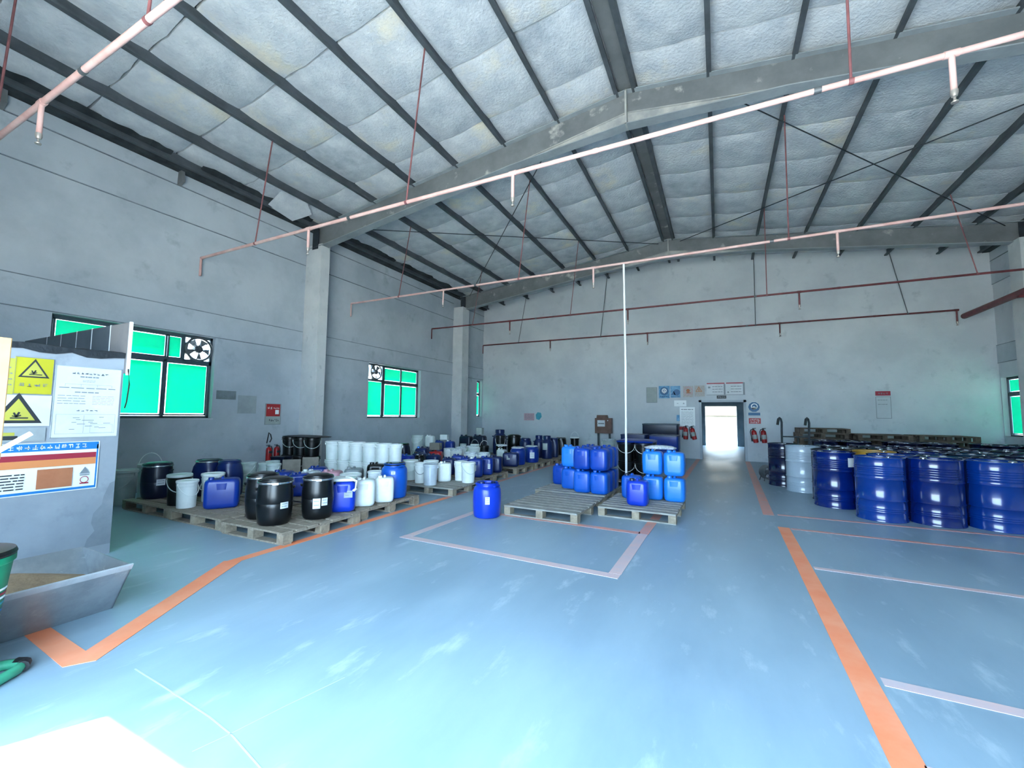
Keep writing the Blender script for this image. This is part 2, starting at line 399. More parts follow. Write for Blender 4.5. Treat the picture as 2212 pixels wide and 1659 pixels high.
for k, x in enumerate(PX):
    b = MB(); z1 = zs(x) + .03; d = .19; f = .065; t = .012; sg = 1 if x < XM else -1
    b.box(x - t / 2, x + t / 2, YF, YE - .004, z1 - d, z1)
    b.box(x - t / 2 if sg > 0 else x - f, x + f if sg > 0 else x + t / 2, YF, YE - .004, z1 - d - t, z1 - d)
    b.box(x + (f - t if sg > 0 else -f), x + (f if sg > 0 else -f + t), YF, YE - .004, z1 - d, z1 - d + .025)
    build(b, 'purlin', 'purlin', ceiling)
# ridge capping between the two ridge purlins
b = MB(); b.box(-1.44, -1.20, YF, YE - .004, 7.13, 7.15); build(b, 'ridge_strip', 'rafter', ceiling)

# torn dark lining hanging out along the left eave
rr = random.Random(21)
for seg, (ya, yb) in enumerate(((1.2, 3.9), (4.4, 6.9), (7.3, 9.9), (10.2, 13.4))):
    N = 16; vs = []; fs = []
    for k in range(N + 1):
        y = ya + (yb - ya) * k / N; d = rr.uniform(.02, .10) * (1 if 0 < k < N else .2)
        vs += [(XL + .17, y, 6.20), (XL + .20 + d * .6, y, 6.185 - d * .3), (XL + .30 + d, y, zs(XL + .3) - .012)]
    for k in range(N):
        for j in range(2): a = 3 * k + j; fs.append((a, a + 3, a + 4, a + 1))
    build(MB().add(vs, fs, False), 'torn_lining', 'eave_dark', ceiling)
b = MB(); b.add([(-8.98, 5.75, 6.08), (-8.95, 6.35, 5.96), (-8.55, 6.55, 6.12), (-8.30, 6.2, 6.27), (-8.45, 5.7, 6.26)], [(0, 1, 2, 3, 4)]); b.add([(-8.98, 5.75, 6.085), (-8.95, 6.35, 5.965), (-8.55, 6.55, 6.125), (-8.30, 6.2, 6.275), (-8.45, 5.7, 6.265)], [(4, 3, 2, 1, 0)])
build(b, 'loose_flap', 'insulation', ceiling)

# ------------------------------------------------------------------ rafters
def rafter(Y, label):
    t = thing('roof_rafter', label, 'beam', (XM, Y, 0))
    def zt(x): return zs(x) - .175
    L = [(XL + .12, 5.56), (-8.6, 5.60), (-3.55, 6.27), (XM, 6.44), (1.02, 6.30), (6.2, 5.62), (XR - .12, 5.56)]
    b = MB()
    pts_t = [(x, zt(x)) for x in (L[0][0], XM, L[-1][0])]
    poly = [(x - XM, z) for x, z in L] + [(x - XM, z) for x, z in reversed(pts_t)]
    # web as quads so that it stays convex piece by piece
    for (xa, za), (xb, zb) in zip(L, L[1:]):
        b.prism([(xa - XM, za), (xb - XM, zb), (xb - XM, zt(xb)), (xa - XM, zt(xa))], -.008, .008)
    build(b, 'web', 'rafter', t)
    b = MB()
    for (xa, za), (xb, zb) in zip(L, L[1:]): b.prism([(xa - XM, za - .018), (xb - XM, zb - .018), (xb - XM, zb), (xa - XM, za)], -.10, .10)
    build(b, 'bottom_flange', 'rafter_flange_lit', t)
    b = MB()
    for (xa, za), (xb, zb) in zip(pts_t, pts_t[1:]): b.prism([(xa - XM, za), (xb - XM, zb), (xb - XM, zb + .018), (xa - XM, za + .018)], -.10, .10)
    build(b, 'top_flange', 'rafter_flange_lit', t)
    b = MB(); b.box(-.016, .016, -.10, .10, 6.42, zt(XM) + .02); build(b, 'ridge_plate', 'rafter_pale', t)
    # haunch: pale plate under the old lower flange line
    for sx, xk, zk in ((-1, -3.55, 6.27), (1, 1.02, 6.30)):
        b = MB(); x0 = xk - XM
        b.prism([(0, 6.44), (x0, zk), (0, 6.66)] if sx > 0 else [(0, 6.44), (0, 6.66), (x0, zk)], -.011, .011); build(b, 'haunch_plate', 'rafter_pale', t)
        b = MB(); b.prism([(0, 6.66), (x0, zk + .01), (x0, zk + .022), (0, 6.675)], -.035, .035); build(b, 'haunch_rib', 'rafter_pale', t)
    for x in (-8.93, 6.5):
        b = MB(); X = x - XM; b.box(X - .10, X + .10, -.10, -.085, 5.45, zt(x)); b.box(X - .10, X + .10, .085, .10, 5.45, zt(x)); b.box(X - .008, X + .008, -.085, .085, 5.45, zt(x))
        build(b, 'end_post', 'dark_steel', t)
    return t
rafter(7.08, 'nearer grey steel rafter with a pale haunch under the ridge')
rafter(13.85, 'farther grey steel rafter with a pale haunch close to the end wall')
rafter(.35, 'grey steel rafter overhead just above the camera')

# eave struts on the left wall
for y, lab in ((4.15, 'small grey steel bracket at the left wall head before the nearer column'), (1.9, 'small grey steel bracket at the left wall head at picture left')):
    b = MB(); b.prism([(-.02, 5.76), (.14, 5.82), (.10, 6.05), (.16, 6.24), (.04, 6.24), (-.0, 6.0)], -.03, .03)
    o = build(b, 'eave_bracket', 'rafter'); o.location = (XL + .03, y, 0); tag(o, lab, 'bracket')

# brace rods between the rafters
def rod(a, b_, label, r=.011):
    b = MB(); b.tube([a, b_], r, 6); o = build(b, 'brace_rod', 'dark_steel'); tag(o, label, 'rod')
def zb(x): return zs(x) - .24
rod((-.02, 7.1, zb(0) - .08), (6.2, 13.8, zb(6.2)), 'thin brace rod under the right roof slope falling away to the right')
rod((-.95, 13.75, zb(-1) - .02), (6.2, 7.2, zb(6.2)), 'thin brace rod under the right roof slope rising from the far ridge to the right')
rod((-2.6, 7.1, zb(-2.6) - .06), (-8.6, 13.7, zb(-8.6)), 'thin brace rod under the left roof slope descending to the far column')
rod((-8.5, 7.2, zb(-8.5)), (-1.6, 13.75, zb(-1.6)), 'thin brace rod under the left roof slope running nearly level across the picture')

# ------------------------------------------------------------------ sprinkler pipes
HX = [-7.43, -3.97, 1.15, 4.95]; HP = [-7.10, -3.71, 1.16, 4.62]
DRX = [-6.02, -2.26, 1.82, 5.98]
def sprinkler(Y, z, r, m, mh, label, x_end=XR - .05, hang=True, hs=HX, x0=-9.13):
    t = thing('sprinkler_pipe', label, 'pipe', (x0, Y, z), 0, 'sprinkler pipes across the hall')
    b = MB(); b.tube([(0, 0, 0), (x_end - x0, 0, 0)], r, 14); build(b, 'pipe', m, t)
    b = MB(); b.tube([(0, 0, 0), (.0, 0, -.36)], r * .85, 10); build(b, 'drop', m, t)
    for x in DRX:
        if x > x_end: continue
        X = x - x0
        b = MB(); b.tube([(X, 0, -r * .6), (X, 0, -.33)], r * .85, 10); dr = build(b, 'drop', m, t)
        b = MB(); b.tube([(X - r * 1.9, 0, 0), (X + r * 1.9, 0, 0)], r * 1.22, 12); build(b, 'tee', m, t)
        b = MB(); b.lathe([(0, -.43), (.024, -.43), (.026, -.42), (.009, -.405), (.009, -.38), (.02, -.375), (r * 1.0, -.35), (r * 1.0, -.32), (0, -.32)], 12, Matrix.Translation((X, 0, 0))); build(b, 'nozzle', 'nozzle', dr)
    for x, xp in zip(hs, HP):
        if x > x_end: continue
        X = x - x0
        b = MB(); b.tube([(X, 0, r * .8), (xp - x0, 0, zs(xp) - .17 - z)], r * .45, 8); build(b, 'hanger_rod', mh, t)
        b = MB(); b.tube([(X - .02, 0, 0), (X + .02, 0, 0)], r * 1.15, 12); build(b, 'hanger_clip', mh, t)
    for x in (-5.1, -1.2, .9, 2.6, 4.2):
        if x > x_end: continue
        X = x - x0; b = MB(); b.tube([(X - .03, 0, 0), (X + .03, 0, 0)], r * 1.14, 12); build(b, 'coupling', 'coupling' if x in (.9, -5.1) else m, t)
    return t
sprinkler(1.50, 4.50, .027, 'pipe', 'hanger', 'thick sprinkler pipe nearest the camera in the upper left corner')
sprinkler(4.57, 4.47, .026, 'pipe', 'hanger', 'sprinkler pipe coloured pink as lit, second from the camera passing before the nearer rafter')
sprinkler(8.37, 4.49, .024, 'pipe', 'hanger', 'sprinkler pipe coloured pink as lit, third from the camera passing before the farther rafter')
sprinkler(12.05, 4.48, .024, 'pipe_red', 'hanger', 'dark red sprinkler pipe fourth from the camera')
sprinkler(15.70, 4.45, .024, 'pipe_red', 'hanger_grey', 'dark red sprinkler pipe last from the camera casting a shadow on the end wall', 6.0)
t = thing('main_pipe', 'thick dark red main pipe running along the right wall', 'pipe', (6.05, 15.5, 4.23))
b = MB(); b.tube([(0, 0, 0), (0, -13, 0)], .075, 16); build(b, 'pipe', 'pipe_red', t)
for y in (-2.5, -6.5):
    b = MB(); b.box(-.10, .745, y - .04, y + .04, -.13, -.08); b.prism([(.745, -.13), (.745, -.45), (.60, -.13)], y - .02, y + .02); build(b, 'bracket', 'pipe_red', t)
# white conduit standing on the floor under the third pipe
t = thing('white_conduit', 'thin white plastic pipe standing upright between the centre pallets', 'pipe', (-1.575, 8.06, 0))
b = MB(); b.tube([(0, 0, 0), (-.02, .15, 2.4), (-.065, .31, 4.47)], .021, 10); build(b, 'conduit', 'white_pvc', t)
b = MB(); b.lathe([(0, 0), (.06, 0), (.06, .02), (.03, .03), (0, .03)], 16); build(b, 'foot', 'coupling', t)

# ------------------------------------------------------------------ windows on the side walls
def fan(parent, yc, zc, h, x):
    """exhaust fan in a square frame, seen from +x"""
    M = Matrix.Translation((x, yc, zc)) @ Matrix.Rotation(PI / 2, 4, 'Y')
    b = MB(); n = 28; ro = h * .47
    b.lathe([(ro, -.10), (ro + .015, -.10), (ro + .02, .03), (ro - .02, .03), (ro, -.10)], n, M); ring = build(b, 'fan_ring', 'fan_metal', parent)
    b = MB(); vs = []; fs = []
    for k in range(5):
        a = 2 * PI * k / 5
        q = [(.05, a, .02), (ro * .92, a - .22, .03), (ro * .92, a + .38, -.02), (.05, a + .5, -.02)]
        o = len(vs); vs += [(r_ * math.cos(t_), r_ * math.sin(t_), z_) for r_, t_, z_ in q]; fs.append((o, o + 1, o + 2, o + 3))
    b.add(vs, fs, False, M); build(b, 'fan_blades', 'fan_metal', ring)
    b = MB(); b.lathe([(0, -.10), (.07, -.10), (.075, .02), (.05, .05), (0, .055)], 16, M); build(b, 'fan_hub', 'dark_steel', ring)
    b = MB()
    for rr in (ro * .35, ro * .68, ro): b.tube([(rr * math.cos(2 * PI * k / 24), rr * math.sin(2 * PI * k / 24), .07) for k in range(25)], .004, 5, M)
    for k in range(8): b.tube([(0, 0, .08), (ro * math.cos(PI * k / 4), ro * math.sin(PI * k / 4), .07)], .004, 5, M)
    build(b, 'fan_guard', 'coupling', ring)
def window(idx, xw, sgn, W, panes, fans=(), extra=()):
    """xw: inner face of the wall, sgn: +1 the room lies to +x"""
    y0, y1, z0, z1 = W
    xa = xw - sgn * .16; fr = MB(); fw = .045
    def bar(ya, yb, za, zb_, d=.05): fr.box(min(xa, xa + sgn * d), max(xa, xa + sgn * d), ya, yb, za, zb_)
    bar(y0, y1, z0, z0 + fw); bar(y0, y1, z1 - fw, z1); bar(y0, y0 + fw, z0, z1); bar(y1 - fw, y1, z0, z1)
    for e in extra: bar(*e)
    o = tag(build(fr, 'window_%d' % idx, 'frame'), kind='structure')
    for (ya, yb, za, zb_) in panes:
        s = MB(); k = .028; x0_, x1_ = sorted((xa + sgn * .012, xa + sgn * .046))
        s.box(x0_, x1_, ya, yb, za, za + k); s.box(x0_, x1_, ya, yb, zb_ - k, zb_); s.box(x0_, x1_, ya, ya + k, za, zb_); s.box(x0_, x1_, yb - k, yb, za, zb_)
        sash = build(s, 'sash', 'frame', o)
        g = MB(); x0_, x1_ = sorted((xa + sgn * .026, xa + sgn * .032)); g.box(x0_, x1_, ya + k, yb - k, za + k, zb_ - k); build(g, 'pane', 'glass', sash)
        e = [R.uniform(.004, .018) for _ in range(4)]
        x_ = xa + sgn * .036
        g = MB(); g.box(min(x_, x_ + sgn * .001), max(x_, x_ + sgn * .001), ya + k + e[0], yb - k - e[1], za + k + e[2], zb_ - k - e[3] * 1.2); build(g, 'green_film', 'green_film', sash)
    for (yc, zc, h) in fans: fan(o, yc, zc, h, xa + sgn * .08)
    s = MB(); s.box(*sorted((xw - sgn * .20, xw + sgn * .012)), y0 - .03, y1 + .03, z0 - .03, z0); build(s, 'sill', 'beam_band', o)
    return o
TZ = 2.42
window(1, XL, 1, W0, [(2.67, 3.55, TZ + .03, 2.90), (3.55, 4.20, TZ + .03, 2.90), (4.21, 4.46, TZ + .03, 2.90),
                      (2.67, 3.42, 1.36, TZ - .03), (3.42, 4.18, 1.36, TZ - .03), (4.20, 4.94, 1.36, TZ - .03)], [(4.72, 2.68, .48)],
       [(2.62, 4.99, TZ - .04, TZ + .04), (4.46, 4.50, TZ, 2.92), (4.165, 4.215, 1.33, TZ)])
window(2, XL, 1, W1, [(9.97, 10.74, TZ + .03, 2.90), (10.75, 11.56, TZ + .03, 2.90), (9.26, 9.90, 1.36, TZ + .02),
                      (9.98, 10.76, 1.36, TZ - .03), (10.77, 11.56, 1.36, TZ - .03)], [(9.58, 2.70, .46)],
       [(9.92, 11.6, TZ - .04, TZ + .04), (9.89, 9.97, 1.33, 2.92), (9.22, 9.9, TZ + .02, TZ + .06), (10.73, 10.79, 1.33, TZ)])
window(3, XL, 1, W2, [(15.45, 15.78, 1.41, 2.30), (15.45, 15.78, 2.34, 2.86)], (), [(15.40, 15.82, 2.30, 2.34)])
window(4, XR, -1, WR, [(13.25, 14.5, 2.14, 2.52), (14.52, 15.80, 2.14, 2.52), (13.25, 14.1, 1.05, 2.08), (14.12, 15.0, 1.05, 2.08), (15.05, 15.80, 1.05, 2.08)], (),
       [(13.2, 15.86, 2.07, 2.15), (15.0, 15.06, 1.0, 2.1)])
window(5, XR, -1, (8.4, 11.4, 1.0, 2.56), [(8.45, 9.9, 2.14, 2.52), (9.92, 11.35, 2.14, 2.52), (8.45, 9.9, 1.05, 2.08), (9.92, 11.35, 1.05, 2.08)], (), [(8.4, 11.4, 2.07, 2.15)])

# ------------------------------------------------------------------ doorway, room and yard behind it
b = MB()
b.box(DX0 - .05, DX0 + .03, YE - .03, YE + .24, 0, DZ + .05); b.box(DX1 - .03, DX1 + .05, YE - .03, YE + .24, 0, DZ + .05); b.box(DX0 - .05, DX1 + .05, YE - .03, YE + .24, DZ - .02, DZ + .05)
tag(build(b, 'door_1', 'wall'), kind='structure')
b = MB(); b.box(-3, 4, YE + .05, 23.9, -.3, 0); tag(build(b, 'floor_back', 'floor'), kind='structure')
wall_box('wall_back', [(-3, -.63, 23.8, 24.05, 0, 3), (.80, 4, 23.8, 24.05, 0, 3), (-.63, .80, 23.8, 24.05, 1.99, 3)], 'recess')
wall_box('wall_back_left', [(-3.2, -3, YE + .24, 24.05, -.3, 3)], 'recess'); wall_box('wall_back_right', [(4, 4.2, YE + .24, 24.05, -.3, 3)], 'recess')
wall_box('ceiling_back', [(-3.2, 4.2, YE + .24, 24.05, 3, 3.2)], 'recess')
b = MB(); b.box(-120, 120, -120, 140, -.34, -.31); yard = tag(build(b, 'ground', 'concrete_out'), kind='structure')
b = MB(); b.box(-9, 9, 24.05, 33, -.30, -.02); tag(build(b, 'floor_yard', 'yard_concrete'), kind='structure')
b = MB(); b.box(-14, 14, -9, YF - .24, -.30, -.03); tag(build(b, 'floor_apron', 'concrete_out'), kind='structure')
b = MB(); b.box(-12, 12, 33, 33.3, -.3, 3.6); b.box(-12, 12, 32.93, 33, 1.55, 1.62)
for x in (-1.7, 2.2, 6): b.box(x, x + .3, 32.8, 33, -.3, 3.6)
tag(build(b, 'wall_yard', 'wall_out'), kind='structure')

# ------------------------------------------------------------------ kits: meshes are made once, each placed thing gets its own objects
KIT = {}
def kit(kind, parts): KIT[kind] = [(n, mb.mesh(n, None), par, key) for n, mb, par, key in parts]
def arc(r, z0, z1, a0, a1, n=8):
    b = MB(); vs = []; fs = []
    for k in range(n + 1):
        a = a0 + (a1 - a0) * k / n
        vs += [(r * math.cos(a), r * math.sin(a), z0), (r * math.cos(a), r * math.sin(a), z1)]
    fs = [(2 * k, 2 * k + 2, 2 * k + 3, 2 * k + 1) for k in range(n)]
    return b.add(vs, fs, True)
# steel drum 0.88 x 0.58
prof = [(0, .012), (.270, .012), (.280, .0), (.290, .002), (.290, .02), (.283, .03), (.283, .10)]
for zc in (.13, .155, .18): prof += [(.283, zc - .010), (.2865, zc), (.283, zc + .010)]
prof += [(.283, .275), (.289, .283), (.292, .29), (.289, .297), (.283, .305), (.283, .565), (.289, .573), (.292, .58), (.289, .587), (.283, .595)]
for zc in (.64, .67, .70, .73, .76): prof += [(.283, zc - .012), (.2875, zc), (.283, zc + .012)]
prof += [(.283, .85), (.288, .862), (.291, .868), (.291, .880), (.283, .882), (.276, .876), (.276, .862)]
b0 = MB(); b0.lathe(prof, 48)
b1 = MB(); b1.lathe([(.277, .862), (.20, .863), (.19, .866), (0, .866)], 40)
b2 = MB(); b2.lathe([(.042, .862), (.042, .874), (.034, .884), (.02, .884), (.018, .876), (0, .876)], 16, Matrix.Translation((-.17, .05, 0)))
b3 = MB(); b3.lathe([(.026, .862), (.026, .872), (.02, .879), (0, .879)], 14, Matrix.Translation((.18, -.04, 0)))
kit('drum', [('body', b0, None, 0), ('lid', b1, 0, 0), ('bung', b2, 1, 1), ('bung', b3, 1, 1)])
# open-head plastic drum with clamp ring
b0 = MB(); b0.lathe([(0, .004), (.140, .0), (.158, .006), (.172, .03), (.183, .10), (.190, .20), (.191, .24), (.188, .247), (.191, .254), (.189, .33), (.183, .40), (.177, .445), (.175, .462), (.182, .466), (.182, .472), (.172, .474)], 44)
b1 = MB(); b1.lathe([(.181, .462), (.188, .467), (.190, .476), (.188, .486), (.181, .490), (.176, .476), (.181, .462)], 44)
b1.box(-.03, .03, -.200, -.186, .464, .488)
b2 = MB(); b2.lathe([(.180, .478), (.183, .492), (.181, .508), (.172, .514), (.166, .506), (.150, .506), (.146, .520), (.120, .532), (.06, .537), (0, .538)], 44)
b3 = MB(); b3.tube([(-.186, -.03, .40), (-.198, -.02, .41), (-.198, .02, .41), (-.186, .03, .40)], .012, 8); b4 = MB(); b4.tube([(.186, -.03, .40), (.198, -.02, .41), (.198, .02, .41), (.186, .03, .40)], .012, 8)
kit('clamp_drum', [('body', b0, None, 0), ('clamp_ring', b1, None, 1), ('lid', b2, None, 2), ('hand_grip', b3, 0, 0), ('hand_grip', b4, 0, 0)])
# tight-head round plastic drum
b0 = MB(); b0.lathe([(0, .01), (.15, .004), (.168, .0), (.184, .012), (.192, .05), (.199, .15), (.201, .24), (.199, .33), (.193, .385), (.178, .415), (.158, .43), (.156, .44), (.163, .446), (.163, .468), (.155, .474), (.148, .466), (.146, .448), (.10, .446), (0, .448)], 44)
b1 = MB(); b1.lathe([(.040, .445), (.042, .478), (.036, .488), (0, .488)], 18, Matrix.Translation((-.075, -.05, 0)))
b2 = MB(); b2.lathe([(.030, .445), (.032, .474), (.026, .482), (0, .482)], 18, Matrix.Translation((.085, .04, 0)))
hg = []
for a in (-.6, 2.5):
    M = Matrix.Rotation(a, 4, 'Z'); hg.append(MB().tube([(.150, -.05, .43), (.176, -.045, .44), (.180, 0, .445), (.176, .045, .44), (.150, .05, .43)], .013, 8, M))
kit('round_drum', [('body', b0, None, 0), ('cap', b1, None, 1), ('cap', b2, None, 1), ('hand_grip', hg[0], None, 0), ('hand_grip', hg[1], None, 0)])
# pail with lid and bail
b0 = MB(); b0.lathe([(0, .006), (.115, .006), (.124, .0), (.131, .004), (.143, .285), (.146, .287), (.147, .300), (.143, .303), (.144, .325), (.150, .328), (.150, .345), (.143, .347)], 36)
b1 = MB(); b1.lathe([(.152, .332), (.157, .336), (.157, .358), (.151, .364), (.140, .362), (.136, .352), (.10, .352), (.09, .356), (0, .356)], 36)
b2 = MB(); pts = [(.152 * math.cos(a) * (1 if True else 1), -.152 * abs(math.sin(a)) - .006, .312 - .15 * math.sin(a)) for a in [PI * k / 14 for k in range(15)]]
b2.tube(pts, .0055, 6)
b3 = MB(); b3.cbox((.150, 0, .312), (.018, .03, .03)); b5 = MB(); b5.cbox((-.150, 0, .312), (.018, .03, .03))
kit('pail', [('body', b0, None, 0), ('lid', b1, None, 1), ('bail', b2, None, 2), ('ear', b3, 0, 0), ('ear', b5, 0, 0)])
# the same pail with the bail standing up
b4 = MB(); b4.tube([(.150 * math.cos(a), .0, .31 + .17 * math.sin(a)) for a in [PI * k / 14 for k in range(15)]], .005, 6)
kit('pail_up', [('body', b0, None, 0), ('lid', b1, None, 1), ('bail', b4, None, 2), ('ear', b3, 0, 0), ('ear', b5, 0, 0)])
# stackable jerrican 0.28 x 0.25 x 0.38
def jerry(hx, hy, H, capx=.07):
    b0 = MB(); r = .062
    b0.loft([(0, hx - .045, hy - .045, r - .02), (.004, hx - .026, hy - .026, r - .005), (.014, hx - .012, hy - .012, r), (.035, hx - .003, hy - .003, r), (.07, hx, hy, r), (H * .5, hx + .002, hy + .002, r), (H * .78, hx, hy, r), (H * .85, hx - .005, hy - .005, r), (H * .89, hx - .014, hy - .014, r), (H * .915, hx - .03, hy - .03, r - .008), (H * .925, hx - .055, hy - .05, r - .02)], 6)
    b1 = MB(); z = H * .925; b1.loft([(z - .02, .020, hy - .07, .016), (z + .018, .018, hy - .08, .016), (z + .028, .012, hy - .09, .01)], 3)
    b1.cbox((0, 0, z + .006), (.012, (hy - .09) * 2, .02))
    b2 = MB(); b2.lathe([(.034, z - .015), (.034, z + .022), (.030, z + .028), (0, z + .028)], 18, Matrix.Translation((-hx + .075, -hy + .07, 0)))
    b3, b4 = [MB().loft([(H * .60, .05, .004, .004, 0, s * hy), (H * .80, .06, .005, .004, 0, s * hy)], 2) for s in (-1, 1)]
    return [('body', b0, None, 0), ('handle', b1, None, 0), ('cap', b2, None, 1), ('grip_boss', b3, 0, 0), ('grip_boss', b4, 0, 0)]
kit('jerrican', jerry(.14, .125, .385)); kit('wide_jerrican', jerry(.20, .14, .42)); kit('tall_jerrican', jerry(.125, .115, .50))
# square drum with clamp ring
b0 = MB(); b0.loft([(0, .16, .16, .08), (.01, .175, .175, .09), (.06, .185, .185, .09), (.30, .188, .188, .10), (.42, .180, .180, .13), (.47, .172, .172, .172), (.485, .172, .172, .172)], 7)
b1 = MB(); b1.lathe([(.173, .475), (.181, .480), (.182, .494), (.174, .50), (.169, .487), (.173, .475)], 36)
b2 = MB(); b2.lathe([(.172, .49), (.175, .505), (.165, .515), (.155, .505), (.13, .507), (.10, .515), (0, .517)], 36)
kit('square_drum', [('body', b0, None, 0), ('clamp_ring', b1, None, 1), ('lid', b2, None, 2)])
# big shouldered barrel with a wide neck
b0 = MB(); b0.lathe([(0, .01), (.20, .0), (.225, .02), (.235, .10), (.238, .30), (.232, .45), (.21, .53), (.16, .58), (.145, .60), (.145, .62)], 36)
b1 = MB(); b1.lathe([(.150, .61), (.158, .615), (.158, .70), (.150, .71), (.14, .70), (0, .70)], 32)
b2 = MB(); b2.tube([(-.21, -.05, .50), (-.25, -.04, .52), (-.25, .04, .52), (-.21, .05, .50)], .014, 8); b3 = MB(); b3.tube([(.21, -.05, .50), (.25, -.04, .52), (.25, .04, .52), (.21, .05, .50)], .014, 8)
kit('barrel', [('body', b0, None, 0), ('lid', b1, None, 1), ('hand_grip', b2, 0, 0), ('hand_grip', b3, 0, 0)])

def put(kind, name, x, y, z, label, cat, mats, w=1.0, h=1.0, rz=None, group=None):
    """w, h: scale factors in plan and in height"""
    if rz is None: rz = math.atan2(-x, y) * -1 if False else math.atan2(-x, -(-y)) * 0 + R.uniform(-.12, .12)
    t = thing(name, label, cat, (x, y, z), rz, group); t.scale = (w, w, h); obs = []
    for n_, me, par, key in KIT[kind]: obs.append(link(n_, me, t if par is None else obs[par], mats[min(key, len(mats) - 1)]))
    return t
def face(x, y): return math.atan2(-x, y)           # turn so that local -y looks to the camera side
def sticker(t, r, z0, z1, a0, a1, m='paper', text=2):
    """curved label round a drum; angles about -y (the front) in degrees"""
    p = link('sticker', arc(r, z0, z1, math.radians(a0 - 90), math.radians(a1 - 90)).mesh('sticker', m), t)
    b = MB(); rr = R
    for k in range(text):
        zc = z1 - (k + .7) * (z1 - z0) / (text + .6); q = a0 + (a1 - a0) * .15
        while q < a1 - (a1 - a0) * .2:
            d = rr.uniform(.04, .12) * (a1 - a0); s = arc(r + .0012, zc - .006, zc + .006, math.radians(q - 90), math.radians(q + d - 90), 1); b.add(s.v, s.f); q += d + .03 * (a1 - a0)
    link('lettering', b.mesh('lettering', 'ink_soft'), p); return p
def patch(t, hy, x0, x1, z0, z1, m='paper', side='front', text=2):
    """flat label on a jerrican face"""
    M = Matrix.Identity(4) if side == 'front' else Matrix.Rotation(-PI / 2 if side == 'left' else PI / 2, 4, 'Z')
    b = MB(); y = -hy - .003; b.add([(x0, y, z0), (x1, y, z0), (x1, y, z1), (x0, y, z1)], [(0, 1, 2, 3)], False, M); p = build(b, 'sticker', m, t)
    b = MB()
    for k in range(text):
        zc = z1 - (k + .7) * (z1 - z0) / (text + .6); a, c = x0 + (x1 - x0) * .15, x0 + (x1 - x0) * R.uniform(.6, .9)
        b.add([(a, y - .001, zc - .004), (c, y - .001, zc - .004), (c, y - .001, zc + .004), (a, y - .001, zc + .004)], [(0, 1, 2, 3)], False, M)
    build(b, 'lettering', 'ink_soft', p); return p

# ------------------------------------------------------------------ pallets
PB = {}
def shared_box(d, m):
    k = (tuple(round(a, 3) for a in d), m)
    if k not in PB: b = MB(); b.loft([(-d[2] / 2, d[0] / 2, d[1] / 2, .004), (d[2] / 2, d[0] / 2, d[1] / 2, .004)], 1); PB[k] = b.mesh('board', m)
    return PB[k]
def pallet(x0, x1, y0, y1, label, rz=0, deck='wood_x', nb=7, group='wooden pallets on the floor', blocks='wood_block', z=0, along='x'):
    cx, cy = (x0 + x1) / 2, (y0 + y1) / 2; W, L_ = x1 - x0, y1 - y0
    t = thing('wooden_pallet', label, 'pallet', (cx, cy, z), rz, group); bw = (L_ - .03 * (nb - 1)) / nb
    for k in range(nb):
        link('deck_board', shared_box((W, bw, .020), deck), t, None, (R.uniform(-.008, .008), -L_ / 2 + bw / 2 + k * (bw + .03), .131 + R.uniform(-.002, .002)), (0, 0, R.uniform(-.006, .006)))
    for sx in (-1, 0, 1):
        link('stringer', shared_box((.10, L_, .018), 'wood'), t, None, (sx * (W / 2 - .05), 0, .112))
        for sy in (-1, 0, 1): link('block', shared_box((.10, .13, .085), blocks), t, None, (sx * (W / 2 - .05), sy * (L_ / 2 - .065), .0605))
    for sy in (-1, 0, 1): link('bottom_board', shared_box((W, .10, .018), deck), t, None, (0, sy * (L_ / 2 - .065), .009))
    return t
LP = 'pallets of the left storage block'
pallet(-7.85, -6.65, 3.12, 4.22, 'wooden pallet under the navy drum nearest the left partition', .01, 'wood_x', 7, LP)
pallet(-6.60, -5.40, 3.10, 4.20, 'wooden pallet under the white pail and square blue jerrican at front left', -.01, 'wood_x', 7, LP)
pallet(-5.32, -4.24, 3.06, 4.18, 'wooden pallet under the three black clamp-ring drums', .02, 'wood_x', 7, LP)
pallet(-5.42, -4.32, 4.27, 5.48, 'wooden pallet under the two white jerricans and the bright blue drum', .0, 'wood_x', 7, LP)
pallet(-6.65, -5.50, 4.32, 5.52, 'wooden pallet under the pink jerrican behind the black drums', .0, 'wood_x', 7, LP)
pallet(-7.88, -6.72, 4.34, 5.50, 'wooden pallet under the low row of white pails at the left wall', .0, 'wood_x', 7, LP)
pallet(-8.70, -7.56, 5.62, 6.78, 'wooden pallet under the stacked black pails at the left wall', .0, 'wood_x', 7, LP)
pallet(-7.50, -6.46, 5.62, 6.72, 'wooden pallet under the left half of the tall white pail stacks', .0, 'wood_x', 7, LP)
pallet(-6.40, -5.36, 5.62, 6.92, 'wooden pallet under the right half of the tall white pail stacks', .0, 'wood_x', 7, LP)
pallet(-5.32, -4.20, 6.22, 7.40, 'wooden pallet with gaps under the loose white pails beside the orange line', .02, 'wood_grey', 7, LP)
pallet(-5.50, -4.38, 7.52, 8.76, 'wooden pallet under the blue jerricans behind the loose white pails', .0, 'wood_x', 7, LP)
yy = 9.30
for k, lab in enumerate(['under the square blue tubs beside the aisle', 'under the blue tub with a white label sheet', 'under the shouldered blue barrels', 'under the black pail near the end wall', 'last before the end wall']):
    pallet(-5.55, -4.42, yy, yy + 1.12, 'wooden pallet ' + lab + ' in the left block', .0, 'wood_x', 6, LP); yy += 1.22
for c, (xa, xb, nm) in enumerate(((-6.85, -5.62, 'middle'), (-8.15, -6.92, 'wall-side'))):
    yy = 7.05
    for k in range(5):
        pallet(xa, xb, yy, yy + 1.12, 'half hidden wooden pallet, %s from the camera in the %s column of the left block' % (ORD[k + 1], nm), 0, 'wood_x', 6, LP); yy += 1.2
